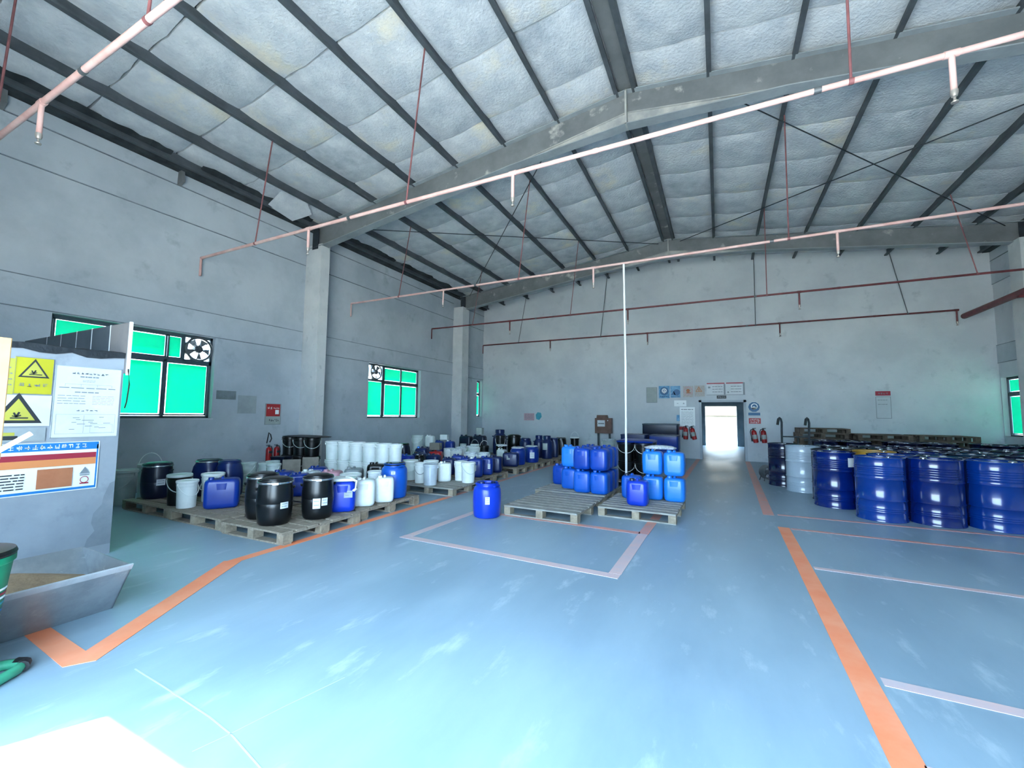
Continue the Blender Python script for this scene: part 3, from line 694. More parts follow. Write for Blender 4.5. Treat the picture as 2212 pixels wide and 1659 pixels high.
pallet(-2.78, -1.68, 5.46, 6.78, 'empty grey wooden pallet on the floor beside the lone blue drum', -.03, 'wood_grey', 8, 'pallets in the middle of the hall')
pallet(-2.90, -1.66, 6.88, 8.02, 'grey wooden pallet under the two-high stack of blue jerricans', -.03, 'wood_grey', 7, 'pallets in the middle of the hall')
pallet(-1.57, -.52, 6.04, 7.24, 'grey wooden pallet under the light blue jerricans and the single royal blue one', -.03, 'wood_grey', 8, 'pallets in the middle of the hall')
pallet(-2.1, -.95, 8.55, 9.75, 'wooden pallet under the black pails behind the white conduit', 0, 'wood_x', 6, 'pallets in the middle of the hall')

# ------------------------------------------------------------------ left block, front
Z = .142
G = 'containers on the left pallets'
t = put('pail', 'lidded_tub', -8.30, 3.30, .0, 'large off-white lidded tub on the floor beside the partition', 'tub', ['white_grey', 'white_grey', 'white_grey'], 1.05, 1.45, .5, G)
b = MB(); b.box(-.15, .15, -.15, .15, 0, .02) 
put('pail_up', 'lidded_tub', -8.52, 3.72, .0, 'off-white tub with its handle raised at the left wall', 'tub', ['white_grey', 'white_grey', 'white'], 1.1, 1.55, .9, G)
put('round_drum', 'plastic_drum', -8.08, 3.62, .0, 'dark teal drum squeezed between the white tub and the navy drum', 'drum', ['teal_dark', 'teal_dark'], .8, .98, 0, G)
t = put('clamp_drum', 'plastic_drum', -7.62, 3.42, Z, 'navy open-head drum with a steel ring on the leftmost pallet', 'drum', ['navy', 'ring', 'navy'], 1.0, 1.0, .6, G)
sticker(t, .1925, .20, .29, 30, 62)
t = put('square_drum', 'plastic_drum', -7.22, 3.92, Z, 'square blue drum with a ringed lid behind the navy drum', 'drum', ['blue_dark', 'ring', 'navy'], 1.0, 1.06, .35, G)
put('square_drum', 'plastic_drum', -6.86, 4.02, Z, 'dark blue drum right behind the white lids at front left', 'drum', ['blue_dark', 'blue_dark', 'blue_dark'], .85, 1.06, .2, G)
t = put('pail', 'pail', -6.80, 3.32, Z, 'black pail with a white lid and a white sheet stuck on it', 'pail', ['black', 'white_grey', 'white_grey'], .95, 1.15, face(-6.8, 3.32), G)
sticker(t, .140, .13, .23, -12, 34)
put('pail', 'pail', -6.50, 3.27, Z, 'white lidded pail in front of the black pail', 'pail', ['white', 'white', 'white'], .82, 1.0, face(-6.5, 3.3) + .5, G)
put('pail', 'pail', -6.66, 3.68, Z, 'white lid of a pail behind the front white pail', 'pail', ['white', 'white', 'white'], .95, 1.1, 0, G)
t = put('wide_jerrican', 'jerrican', -6.10, 3.50, Z, 'square blue jerrican with a small paper label at front left', 'jerrican', ['blue', 'blue'], 1.0, 1.0, .95, G)
patch(t, .20, -.06, .05, .19, .27, 'paper_grey', 'left')
t = put('wide_jerrican', 'jerrican', -5.78, 3.92, Z, 'blue jerrican behind the front square blue one', 'jerrican', ['blue', 'blue'], .92, 1.0, .95, G)
patch(t, .20, -.02, .03, .19, .27, 'paper_grey', 'left')
t = put('clamp_drum', 'plastic_drum', -5.10, 3.40, Z, 'left one of the three black clamp-ring drums', 'drum', ['black', 'ring', 'black'], .96, 1.03, .9, G)
sticker(t, .1925, .17, .27, 28, 72, 'paper', 3)
t = put('clamp_drum', 'plastic_drum', -4.70, 3.29, Z, 'front one of the three black clamp-ring drums', 'drum', ['black', 'ring', 'black'], 1.0, 1.0, .95, G)
sticker(t, .1925, .19, .26, 18, 46, 'paper', 2)
t = put('clamp_drum', 'plastic_drum', -4.50, 3.72, Z, 'right one of the three black clamp-ring drums with two white labels', 'drum', ['black', 'ring', 'black'], .97, 1.0, .9, G)
sticker(t, .1925, .14, .26, -18, 8); sticker(t, .1925, .17, .26, 12, 34)
t = put('jerrican', 'jerrican', -4.52, 4.13, Z, 'blue jerrican with a white lid and a torn label on the black drums\' pallet', 'jerrican', ['blue_royal', 'white'], 1.15, 1.12, .75, G)
b = MB(); b.loft([(.35, .125, .11, .05), (.36, .14, .125, .05), (.385, .135, .12, .05), (.395, .10, .09, .05)], 5); build(b, 'white_lid', 'white', t)
b = MB(); b.tube([(.03, -.02, .39), (.10, -.10, .385), (.145, -.15, .36), (.15, -.155, .28), (.12, -.15, .25)], .016, 8); build(b, 'white_handle', 'white', t)
patch(t, .125, .02, .11, .17, .25, 'paper_grey')
put('jerrican', 'jerrican', -4.52, 4.50, Z, 'nearer white jerrican beside the orange line', 'jerrican', ['white', 'white'], 1.08, 1.02, .7, G)
put('jerrican', 'jerrican', -4.46, 4.84, Z, 'farther white jerrican beside the bright blue drum', 'jerrican', ['white', 'white'], .95, 1.0, .75, G)
t = put('round_drum', 'plastic_drum', -4.58, 5.18, Z, 'bright blue round drum beside the orange line', 'drum', ['blue_bright', 'black'], 1.0, 1.1, .4, G)
sticker(t, .199, .335, .375, 5, 22); b = MB(); b.lathe([(0, .445), (.165, .447), (.168, .462), (.15, .472), (0, .474)], 30); build(b, 'dark_top', 'navy', t)
put('pail', 'pail', -5.02, 4.72, Z, 'white pail lid behind the nearer white jerrican', 'pail', ['white', 'white', 'white'], 1, 1.05, 0, G)
put('pail', 'pail', -4.92, 5.12, Z, 'white pail lid showing left of the bright blue drum', 'pail', ['white', 'white', 'white'], .75, 1.05, 0, G)
t = put('jerrican', 'jerrican', -5.72, 4.98, Z, 'pinkish translucent jerrican behind the right black drum', 'jerrican', ['pinkish', 'pinkish'], 1.15, .98, .6, G)
put('jerrican', 'jerrican', -5.64, 5.37, Z, 'smoky grey jerrican behind the pink one', 'jerrican', ['smoke_grey', 'smoke_grey'], 1.05, 1.0, .6, G)
for k, (x, y, lab, w) in enumerate(((-6.42, 4.62, 'blue jerrican top left of the pink jerrican, nearest the cardboard', 1.1), (-6.42, 5.28, 'blue jerrican top just before the cardboard sheets', 1.1), (-5.95, 4.56, 'blue jerrican top showing between two black drums', 1.1))):
    put('jerrican', 'jerrican', x, y, Z, lab, 'jerrican', ['blue', 'blue'], w, .95, .5 + .2 * k, G)
t = put('jerrican', 'jerrican', -6.16, 4.93, Z, 'white crumpled plastic covered jerrican before the pink one', 'jerrican', ['film', 'white'], 1.0, .92, .3, G)
for k, (x, y, w, h, rz, m) in enumerate(((-7.02, 5.20, .30, .44, .55, 'carton_grey'), (-6.92, 5.52, .28, .46, .6, 'carton_grey'))):
    b = MB(); b.box(-w / 2, w / 2, -.012, .012, 0, h); b.box(-w / 2, w / 2, -.012, .10, 0, .012); b.box(-w / 2, -w / 2 + .01, .0, .10, 0, h * .9)
    o = build(b, 'cardboard_sheet', m); o.location = (x, y, Z); o.rotation_euler = (-.06, 0, rz + .2); tag(o, ['left', 'right'][k] + ' grey cardboard sheet standing before the stacked black pails', 'cardboard')
for k, (x, y) in enumerate(((-7.70, 4.86), (-7.44, 5.0), (-7.18, 5.02 - .05), (-7.60, 5.24))):
    put('pail', 'pail', x, y, Z, 'white lidded pail, %s in the low row before the left wall' % ['leftmost', 'second from the left', 'third from the left', 'hindmost'][k], 'pail', ['white_grey', 'white_grey', 'white'], .79, 1.05, .3, G)
b = MB(); b.box(-.15, .15, -.11, .11, 0, .36); b.box(-.16, .16, -.12, .12, .36, .385)
o = build(b, 'lidded_crate', 'navy'); o.location = (-8.2, 5.83, Z); o.rotation_euler = (0, 0, .3); tag(o, 'dark lidded crate low against the left wall behind the white pails', 'crate')
# stacked black pails with white bails
n = 0
for x, y in ((-8.44, 6.20), (-8.09, 6.20), (-7.74, 6.20)):
    for lv in range(2):
        n += 1
        put('pail', 'black_pail', x, y, Z + lv * .385, '%s black pail, %s of the stacks at the left column' % (['lower', 'upper'][lv], ['leftmost', 'middle', 'right'][(n - 1) // 2]), 'pail', ['black', 'black', 'white_grey'], 1.07, 1.05, .9, 'stacked black pails')
b = MB(); b.loft([(0, .50, .22, .05), (.012, .52, .24, .05), (.03, .40, .18, .05), (.038, .2, .1, .05)], 4)
o = build(b, 'plastic_sheet', 'black_sheet'); o.location = (-8.02, 6.28, Z + .775); tag(o, 'crumpled black plastic sheet over the stacked black pails', 'sheet')
# tall white pail stacks
n = 0
for k, r in enumerate((-1.147, -1.093, -1.040, -.983, -.930, -.882)):
    y = 6.18; x = r * y
    for lv in range(2):
        put('pail', 'white_pail', x, y, Z + lv * .362, '%s white pail of the %s tall white stack from the left' % (['lower', 'upper'][lv], ORD[k + 1]), 'pail', ['white', 'white', 'white_grey'], 1.0 if k != 5 else .82, 1.0, face(x, y) + PI, 'stacked white pails')
put('jerrican', 'jerrican', -5.56, 5.82, Z, 'black jerrican with a paper label before the white stacks', 'jerrican', ['black', 'black'], 1.12, 1.1, .6, G)

# ------------------------------------------------------------------ left block, middle
put('pail', 'pail', -5.52, 6.70, Z, 'white pail at the back left of the loose group behind the bright blue drum', 'pail', ['white_grey', 'white', 'white_grey'], 1.0, 1.05, .6, G)
put('pail', 'pail', -5.10, 6.48, Z, 'slim white pail with a dark bail in the loose group', 'pail', ['white', 'white', 'ink_soft'], .72, 1.03, face(-5.06, 6.43), G)
put('pail', 'pail', -4.78, 6.37, Z, 'grey-white metal pail at the front of the loose group', 'pail', ['white_steel', 'white_steel', 'white_steel'], .88, 1.03, face(-4.8, 6.4) + PI, G)
put('pail', 'pail', -5.12, 6.84, Z, 'white pail with a wide lid behind the grey-white metal pail', 'pail', ['white', 'white', 'white'], .95, 1.05, .3, G)
put('jerrican', 'jerrican', -4.80, 6.84, Z, 'white jerrican right of the grey-white metal pail', 'jerrican', ['white', 'white'], .92, 1.0, .6, G)
put('pail', 'pail', -4.60, 7.10, Z, 'white pail left of the pail with the hanging bail', 'pail', ['white', 'white', 'white'], .80, 1.03, .5, G)
put('pail', 'pail', -4.32, 6.94, Z, 'white pail with a hanging bail at the pallet edge beside the orange line', 'pail', ['white', 'white', 'white_grey'], .90, 1.05, face(-4.3, 6.9) + .4, G)
BG = 'blue jerricans on the left pallets'
for k, (x, y, m, w, h, rz) in enumerate(((-4.60, 7.66, 'blue', 1.15, 1.08, .5), (-4.56, 8.06, 'blue', 1.05, 1.05, .35), (-4.56, 8.48, 'blue_dark', 1.05, 1.0, .3), (-5.28, 7.68, 'blue_dark', 1.0, .98, .4), (-5.0, 7.96, 'blue', 1.0, 1.0, .4), (-5.32, 8.1, 'blue', 1.0, 1.05, .4))):
    t = put('jerrican', 'jerrican', x, y, Z, ['blue jerrican behind the white pail with the hanging bail', 'blue jerrican with a small square label beside the orange line', 'dark blue jerrican at the far end of its pallet beside the orange line', 'dark blue jerrican behind the white jerrican of the loose group', 'blue jerrican in the middle of the pallet behind the loose white pails', 'blue jerrican at the inner side of the pallet behind the loose white pails'][k], 'jerrican', [m, m if k else 'white'], w, h, rz, BG)
    if k in (0, 1): patch(t, .125, -.03 + .08 * k, .02 + .08 * k, .13, .23)
for k, (x, y) in enumerate(((-5.24, 8.52), (-4.93, 8.56))):
    t = put('pail', 'pail', x, y, Z, ['left', 'right'][k] + ' white lidded pail wrapped in film among the blue jerricans', 'pail', ['white', 'film', 'white'], 1.0, 1.15, .4, G)
# middle and wall-side columns
for k, (kind, x, y, z, label, cat, mats, w, h, rz) in enumerate((
    ('jerrican', -6.30, 7.50, Z, 'royal blue jerrican behind the tall white stacks', 'jerrican', ['blue_royal', 'blue_royal'], 1.15, 1.05, .3),
    ('round_drum', -5.86, 7.42, Z, 'small black drum right of the royal blue jerrican', 'drum', ['black', 'white'], .58, .86, 0),
    ('jerrican', -5.86, 7.90, Z, 'blue jerrican just behind the small black drum', 'jerrican', ['blue_dark', 'blue_dark'], 1.1, 1.05, .2),
    ('jerrican', -6.26, 7.92, Z, 'dark blue jerrican in the middle column behind the royal blue one', 'jerrican', ['blue_dark', 'black'], 1.1, 1.1, .2),
    ('square_drum', -7.26, 7.95, Z, 'dark blue square drum with a black lid behind the white stacks', 'drum', ['blue_dark', 'black', 'black'], .85, 1.02, .2),
    ('square_drum', -7.30, 8.56, Z, 'dark square drum by the left wall behind the white stacks', 'drum', ['navy', 'black', 'black'], .85, 1.05, .2),
    ('jerrican', -6.60, 8.44, Z, 'blue jerrican with a pale film top before the red can', 'jerrican', ['blue_dark', 'blue_sky'], 1.1, 1.3, .3),
    ('jerrican', -6.47, 8.82, Z, 'red plastic can under a small carton', 'can', ['red', 'black'], 1.2, 1.02, .35),
    ('pail', -7.28, 9.10, Z, 'lower white pail of the stack standing by the window wall', 'pail', ['white_grey', 'white_grey', 'white'], 1.0, 1.0, .2),
    ('pail', -7.28, 9.10, Z + .362, 'upper white pail of the stack standing by the window wall', 'pail', ['white_grey', 'white_grey', 'white'], 1.0, 1.0, .2),
    ('jerrican', -7.36, 9.76, Z, 'blue can carrying a white jerrican by the window wall', 'can', ['blue_dark', 'blue_dark'], .9, .98, .2),
    ('jerrican', -7.36, 9.76, Z + .385, 'small white jerrican standing on a blue can by the window wall', 'jerrican', ['white', 'white'], .85, .85, .2),
    ('tall_jerrican', -7.36, 10.20, Z, 'left tall blue jerrican carrying a white bundle', 'jerrican', ['blue', 'blue'], 1.05, 1.12, .2),
    ('tall_jerrican', -7.06, 10.32, Z, 'right tall blue jerrican beside the one with the white bundle', 'jerrican', ['blue', 'white'], 1.05, 1.12, .2),
    ('pail', -6.30, 9.19, Z, 'white lidded pail right behind the red can', 'pail', ['white', 'film', 'white'], 1.0, 1.15, .2),
    ('pail', -6.0, 9.05, Z, 'film-wrapped white pail right of the red can', 'pail', ['white', 'film', 'white'], 1.0, 1.15, .2),
    ('pail', -6.30, 9.74, Z, 'white lidded pail in the third middle pallet, near left', 'pail', ['white', 'film', 'white'], 1.0, 1.15, .2),
    ('pail', -5.92, 9.80, Z, 'white lidded pail in the third middle pallet, near right', 'pail', ['white', 'white', 'white'], 1.0, 1.15, .2),
    ('pail', -6.26, 10.22, Z, 'white lidded pail in the third middle pallet, far left', 'pail', ['white', 'film', 'white'], 1.0, 1.15, .2),
    ('pail_up', -5.90, 10.30, Z, 'small black pail with its bail raised among white lids', 'pail', ['black', 'black', 'white'], .85, 1.2, .4),
    ('pail_up', -6.55, 10.86, Z, 'white pail with a raised bail behind the white lids', 'pail', ['white', 'white', 'white_grey'], .85, 1.15, .2),
    ('pail', -7.10, 11.08, Z, 'little white bucket before the dark crates at the far column', 'pail', ['white', 'white_grey', 'white'], .62, 1.1, .2),
    ('wide_jerrican', -7.64, 12.10, Z, 'dark blue crate-like jerrican at the far column foot', 'jerrican', ['navy', 'blue_dark'], 1.05, 1.5, .1),
    ('wide_jerrican', -7.18, 12.22, Z, 'dark blue jerrican carrying a pale carton at the far column foot', 'jerrican', ['navy', 'blue_dark'], 1.05, 1.55, .1),
    ('barrel', -6.55, 12.46, Z, 'tall shouldered blue barrel highest of the far left group', 'barrel', ['blue_dark', 'blue_dark'], .98, 1.14, .2),
    ('pail', -6.28, 11.98, Z, 'upright black pail with a white bail before the tall blue barrel', 'pail', ['black', 'black', 'white'], 1.05, 1.75, face(-6.3, 12)),
    ('clamp_drum', -6.0, 12.42, Z, 'large black drum right of the tall blue barrel', 'drum', ['black', 'black', 'black'], 1.18, 1.25, .2),
    ('round_drum', -5.40, 11.98, Z, 'dark blue round drum left of the shouldered blue barrels', 'drum', ['blue_dark', 'blue_dark'], .95, 1.22, .2),
    ('barrel', -5.02, 12.16, Z, 'left of the two shouldered blue barrels beside the aisle', 'barrel', ['blue_dark', 'blue_dark'], .70, .95, .2),
    ('barrel', -4.68, 11.96, Z, 'right of the two shouldered blue barrels, with a pale label', 'barrel', ['blue_dark', 'blue_dark'], .72, .96, .2),
    ('square_drum', -4.66, 12.50, Z, 'dark blue square drum behind the shouldered barrel with the label', 'drum', ['blue_dark', 'blue_dark', 'blue_dark'], .75, 1.15, .2),
    ('square_drum', -4.72, 13.34, Z, 'black drum with a pale rim farther along the aisle', 'drum', ['black', 'ring', 'black'], .9, 1.1, .2),
    ('pail_up', -4.62, 14.50, Z, 'black pail with a white rim at the end of the left block', 'pail', ['black', 'white', 'white'], 1.0, 1.5, .2),
    ('wide_jerrican', -4.76, 9.66, Z, 'low square blue tub with a round sticker beside the aisle', 'tub', ['blue_dark', 'black'], 1.0, .88, .35),
    ('round_drum', -4.78, 10.12, Z, 'blue drum with a white top behind the low square tub', 'drum', ['blue', 'white'], 1.02, .95, .2),
    ('round_drum', -4.68, 10.80, Z, 'blue drum with a white label sheet and a white top beside the aisle', 'drum', ['blue', 'white'], 1.02, .95, .2),
    ('jerrican', -5.26, 10.12, Z, 'white can behind the blue drum with a white top', 'can', ['white_grey', 'white'], .9, 1.05, .2),
    ('jerrican', -5.2, 11.0, Z, 'blue jerrican half hidden behind the drum with the label sheet', 'jerrican', ['blue_dark', 'black'], 1.1, 1.1, .2),
)):
    t = put(kind, {'jerrican': 'jerrican', 'tall_jerrican': 'jerrican', 'wide_jerrican': 'jerrican', 'pail': 'pail', 'pail_up': 'pail', 'barrel': 'barrel'}.get(kind, 'plastic_drum'), x, y, z, label, cat, mats, w, h, rz, G)
    if 'label sheet' in label and kind == 'round_drum': sticker(t, .2025, .13, .30, -2, 34)
    if 'pale label' in label: sticker(t, .24, .28, .48, -38, 14, 'paper_old', 0)
    if 'round sticker' in label: patch(t, .14, -.09, -.01, .20, .30, 'paper_grey', 'front', 1)
    if 'white top' in label: b = MB(); b.lathe([(.150, .440), (.170, .446), (.172, .462), (.15, .480), (.05, .485), (0, .484)], 28); build(b, 'white_cover', 'film', t)
def carton(x, y, z, w, l, h, rz, label, m='carton'):
    t = thing('carton', label, 'box', (x, y, z), rz)
    b = MB(); b.loft([(0, w / 2, l / 2, .004), (h, w / 2, l / 2, .004)], 1); build(b, 'box', m, t)
    b = MB(); b.box(-w / 2 - .001, w / 2 + .001, -.025, .025, h * .6, h + .0015); build(b, 'tape', 'paper_old', t); return t
carton(-6.47, 8.82, Z + .40, .26, .22, .17, .3, 'small grey-brown carton lying on the red can', 'carton_grey')
carton(-7.16, 12.2, Z + .64, .20, .18, .22, .1, 'pale carton standing on the dark blue jerrican at the far column foot', 'paper_old')
carton(-7.22, 10.25, Z + .562, .22, .16, .14, .3, 'white bundle lying on the tall blue jerricans', 'white')

# ------------------------------------------------------------------ lone drum and the middle pallets
t = put('round_drum', 'plastic_drum', -2.98, 5.30, 0, 'lone royal blue round drum with a white label standing on the floor', 'drum', ['blue_royal', 'blue_dark'], .99, 1.0, .45, None)
sticker(t, .2025, .20, .30, -4, 14, 'paper', 3)
CG = 'blue jerricans on the middle pallets'
for (x, y, lv, m, label) in ((-2.10, 7.06, 0, 'blue_bright', 'lower blue jerrican at the front left corner of the two-high stack'), (-1.80, 7.03, 0, 'blue_bright', 'lower blue jerrican at the front right corner of the two-high stack'),
                             (-2.10, 7.06, 1, 'blue_mid', 'upper blue jerrican at the front left corner of the two-high stack'), (-1.80, 7.03, 1, 'blue_mid', 'upper blue jerrican at the front right corner of the two-high stack'),
                             (-2.40, 7.30, 0, 'blue_bright', 'lower light blue jerrican at the left side of the two-high stack'), (-2.40, 7.30, 1, 'blue_sky', 'upper light blue jerrican at the left side of the two-high stack'),
                             (-2.70, 7.66, 0, 'blue_mid', 'blue jerrican standing alone on the floor side of the stack'),
                             (-2.09, 7.36, 0, 'blue_mid', 'lower blue jerrican, second row middle of the two-high stack'), (-2.09, 7.36, 1, 'blue_mid', 'upper blue jerrican, second row middle of the two-high stack'),
                             (-1.79, 7.33, 0, 'blue_mid', 'lower blue jerrican, second row right of the two-high stack'), (-1.79, 7.33, 1, 'blue_mid', 'upper blue jerrican, second row right of the two-high stack'),
                             (-1.79, 7.64, 0, 'blue_mid', 'lower blue jerrican, third row right of the two-high stack'), (-1.79, 7.64, 1, 'blue_mid', 'upper blue jerrican, third row right of the two-high stack'),
                             (-2.09, 7.66, 0, 'blue_mid', 'lower blue jerrican, third row middle of the two-high stack'), (-2.09, 7.66, 1, 'blue_mid', 'upper blue jerrican, third row middle of the two-high stack')):
    t = put('jerrican', 'jerrican', x, y, Z + lv * .386, label, 'jerrican', [m, m], 1.04, 1.0, -.03 + R.uniform(-.03, .03), CG)
    if y < 7.2: patch(t, .125, -.055, -.015, .27, .31, 'print_white', 'front', 0)
for (x, y, lv, m, label) in ((-.95, 7.0, 0, 'blue_sky', 'lower left light blue jerrican on the right middle pallet'), (-.63, 6.98, 0, 'blue_sky', 'lower right light blue jerrican on the right middle pallet'),
                             (-.95, 7.0, 1, 'blue_sky', 'upper left light blue jerrican on the right middle pallet'), (-.63, 6.98, 1, 'blue_sky', 'upper right light blue jerrican on the right middle pallet'),
                             (-1.09, 6.42, 0, 'blue_royal', 'single royal blue jerrican at the front of the right middle pallet'), (-1.26, 6.92, 0, 'blue_bright', 'blue jerrican behind the single royal blue one')):
    put('jerrican', 'jerrican', x, y, Z + lv * .386, label, 'jerrican', [m, 'navy' if y < 6.95 and lv == 0 else m], 1.06, 1.0, -.03 + R.uniform(-.04, .04), CG)
b = MB(); b.loft([(0, .22, .10, .05), (.02, .24, .12, .05), (.045, .17, .09, .05), (.055, .08, .04, .03)], 4)
o = build(b, 'plastic_film', 'film'); o.location = (-.84, 7.02, Z + .386 * 2 + .008); o.rotation_euler = (0, 0, .15); tag(o, 'crumpled white film on top of the light blue jerricans', 'film')
n = 0
for x, y in ((-1.74, 8.92), (-1.38, 8.88), (-1.74, 9.32), (-1.36, 9.30)):
    for lv in range(2):
        n += 1; m = 'black'
        put('pail', 'black_pail', x, y, Z + lv * .375, '%s black pail at the %s of the group behind the white conduit' % (['lower', 'upper'][lv], ['front left', 'front right', 'back left', 'back right'][(n - 1) // 2]), 'pail', [m, m if lv == 0 else 'navy', 'white'], 1.14, 1.03, face(x, y), 'black pails behind the white conduit')
b = MB(); b.loft([(0, .36, .34, .06), (.03, .37, .36, .08), (.05, .30, .30, .08), (.055, .2, .2, .06)], 4)
o = build(b, 'plastic_film', 'blue'); o.location = (-1.55, 9.1, Z + .375 * 2 + .006); tag(o, 'blue plastic sheet spread over the black pails in the middle', 'sheet')
def tank(x, y, w, l, h, label, m, lidm):
    t = thing('storage_tank', label, 'tank', (x, y, 0), 0)
    b = MB(); b.loft([(0, w / 2 - .03, l / 2 - .03, .05), (.03, w / 2, l / 2, .06), (h * .5, w / 2, l / 2, .06), (h * .52, w / 2 - .012, l / 2 - .012, .06), (h * .54, w / 2, l / 2, .06), (h - .05, w / 2, l / 2, .06), (h - .04, w / 2 - .02, l / 2 - .02, .06)], 4); build(b, 'body', m, t)
    b = MB(); b.loft([(h - .045, w / 2 + .008, l / 2 + .008, .06), (h - .01, w / 2 + .008, l / 2 + .008, .06), (h, w / 2 - .04, l / 2 - .04, .06)], 4); build(b, 'lid', lidm, t)
    for s in (-1, 1):
        b = MB(); b.tube([(s * .09, -l / 2 - .005, h * .72), (s * .08, -l / 2 - .035, h * .72), (-s * .0, -l / 2 - .035, h * .72)], .012, 8); build(b, 'hand_grip', m, t)
tank(-2.30, 13.2, .74, .70, .90, 'large blue plastic tank in the middle of the hall, left', 'blue_dark', 'blue_dark'); tank(-1.45, 13.2, .80, .70, .90, 'large blue plastic tank in the middle of the hall, right', 'blue', 'blue_dark')
tank(-1.75, 14.9, 1.12, .60, 1.20, 'tall dark blue crate behind the blue tanks against the end wall', 'navy', 'teal_dark')
put('pail', 'sack_tub', -3.5, 14.85, 0, 'white lidded tub under the brown box on legs', 'tub', ['white_grey', 'film', 'white'], 1.5, 1.75, .2)

# ------------------------------------------------------------------ steel drums on the right
DG = 'steel drums of the right block'
def steel(x, y, m, label, z=0, cap='ring', rz=None, h=1.0): return put('drum', 'steel_drum', x, y, z, label, 'drum', [m, cap], 1.0, h, R.uniform(0, 6) if rz is None else rz, DG)
steel(1.46, 10.05, 'steel_white', 'pale grey steel drum at the aisle corner of the drum block')
steel(1.22, 10.72, 'steel_navy', 'navy steel drum half hidden behind the pale grey drum')
t = steel(1.68, 8.62, 'steel_blue', 'blue steel drum with a white square label beside the aisle', rz=0)
sticker(t, .2945, .66, .80, 26, 48, 'paper', 0)
for k, (x, m, lab) in enumerate(((2.06, 'steel_cobalt', 'dented bright blue steel drum, first of the front row'), (2.66, 'steel_blue', 'deep blue steel drum, second of the front row'), (3.27, 'steel_cobalt', 'bright blue steel drum, third of the front row'), (3.90, 'steel_blue', 'deep blue steel drum, fourth of the front row at the picture edge'))):
    steel(x, 7.86 + .02 * k, m, lab)
rows = [(8.46, [(2.36, 'steel_cobalt'), (2.96, 'steel_teal'), (3.57, 'steel_navy'), (4.18, 'steel_teal')]),
        (9.20, [(1.75, 'steel_black'), (2.35, 'steel_yellow'), (2.96, 'steel_blue'), (3.56, 'steel_teal'), (4.16, 'steel_navy'), (4.76, 'steel_teal')]),
        (9.80, [(2.10, 'steel_black'), (2.72, 'steel_navy'), (3.34, 'steel_navy'), (3.96, 'steel_teal'), (4.58, 'steel_navy'), (5.2, 'steel_teal')]),
        (10.42, [(2.10, 'steel_navy'), (2.72, 'steel_navy'), (3.34, 'steel_navy'), (3.96, 'steel_navy'), (4.58, 'steel_navy'), (5.2, 'steel_navy'), (5.82, 'steel_teal')]),
        (11.04, [(2.72, 'steel_navy'), (3.34, 'steel_navy'), (3.96, 'steel_navy'), (4.58, 'steel_navy'), (5.2, 'steel_navy'), (5.82, 'steel_navy')]),
        (12.6, [(2.30, 'steel_navy'), (2.90, 'steel_navy'), (3.78, 'steel_navy'), (4.38, 'steel_navy'), (5.34, 'steel_navy'), (5.94, 'steel_navy')]),
        (13.2, [(2.35, 'steel_navy'), (2.96, 'steel_navy'), (3.82, 'steel_navy'), (4.42, 'steel_navy'), (5.38, 'steel_navy'), (5.98, 'steel_navy')])]
names = {'steel_cobalt': 'bright blue', 'steel_teal': 'dark teal-blue', 'steel_navy': 'navy', 'steel_black': 'black', 'steel_yellow': 'yellow', 'steel_blue': 'deep blue'}
for k, (y, ds) in enumerate(rows):
    for j, (x, m) in enumerate(ds):
        steel(x, y, m, '%s steel drum, %s from the aisle in the %s row behind the front row' % (names[m], ORD[j + 1], ORD[k + 1]))

# ------------------------------------------------------------------ things at the back of the right block
b = MB(); W_, L_, nb = 1.15, 1.05, 7
bw = .11
for k in range(nb): b.cbox((0, -L_ / 2 + bw / 2 + k * (L_ - bw) / (nb - 1), .131), (W_, bw, .020))
for sx in (-1, 0, 1):
    b.cbox((sx * (W_ / 2 - .05), 0, .112), (.10, L_, .018))
    for sy in (-1, 0, 1): b.cbox((sx * (W_ / 2 - .05), sy * (L_ / 2 - .065), .0605), (.10, .13, .085))
for sy in (-1, 0, 1): b.cbox((0, sy * (L_ / 2 - .065), .009), (W_, .10, .018))
far_pallet = b.mesh('pallet', 'wood_dark')
for c, (x, y, nlev, nm) in enumerate(((2.62, 14.95, 8, 'left'), (3.95, 15.05, 7, 'middle'), (5.25, 15.05, 7, 'right'))):
    for k in range(nlev):
        o = link('wooden_pallet', far_pallet, None, None, (x + R.uniform(-.03, .03), y, k * .143), (0, 0, R.uniform(-.03, .03)))
        tag(o, 'brown wooden pallet, %s from the floor in the %s stack before the end wall' % (ORD[k + 1], nm), 'pallet', 'stacked pallets before the end wall')
# drum trolley with two hooked handles
t = thing('drum_trolley', 'dark metal drum trolley with two hooked handles behind the pale grey drum', 'trolley', (1.55, 11.45, 0))
for s, nm in ((-1, 'l'), (1, 'r')):
    b = MB(); X = s * .26
    b.tube([(X, .12, .10), (X, .08, .60), (X, .02, 1.15), (X, -.02, 1.32), (X - .02, -.06, 1.40), (X - .05, -.11, 1.425), (X - .08, -.16, 1.40), (X - .10, -.19, 1.28)], .022, 10); rail = build(b, 'side_rail', 'dark_steel', t)
    b = MB(); b.tube([(X - .075, -.155, 1.405), (X - .10, -.19, 1.27)], .027, 10); build(b, 'grip', 'rubber', rail)
    b = MB(); b.lathe([(0, -.03), (.10, -.03), (.115, -.02), (.115, .02), (.10, .03), (0, .03)], 20, Matrix.Translation((s * .33, .14, .115)) @ Matrix.Rotation(PI / 2, 4, 'Y')); build(b, 'wheel', 'rubber', t)
for z, y in ((.35, .10), (.70, .07), (1.0, .04)):
    b = MB(); b.tube([(-.26, y, z), (.26, y, z)], .014, 8); build(b, 'crossbar', 'dark_steel', t)
b = MB(); b.tube([(.05, .07, .70), (.05, .04, 1.0)], .012, 8); build(b, 'upright', 'dark_steel', t)
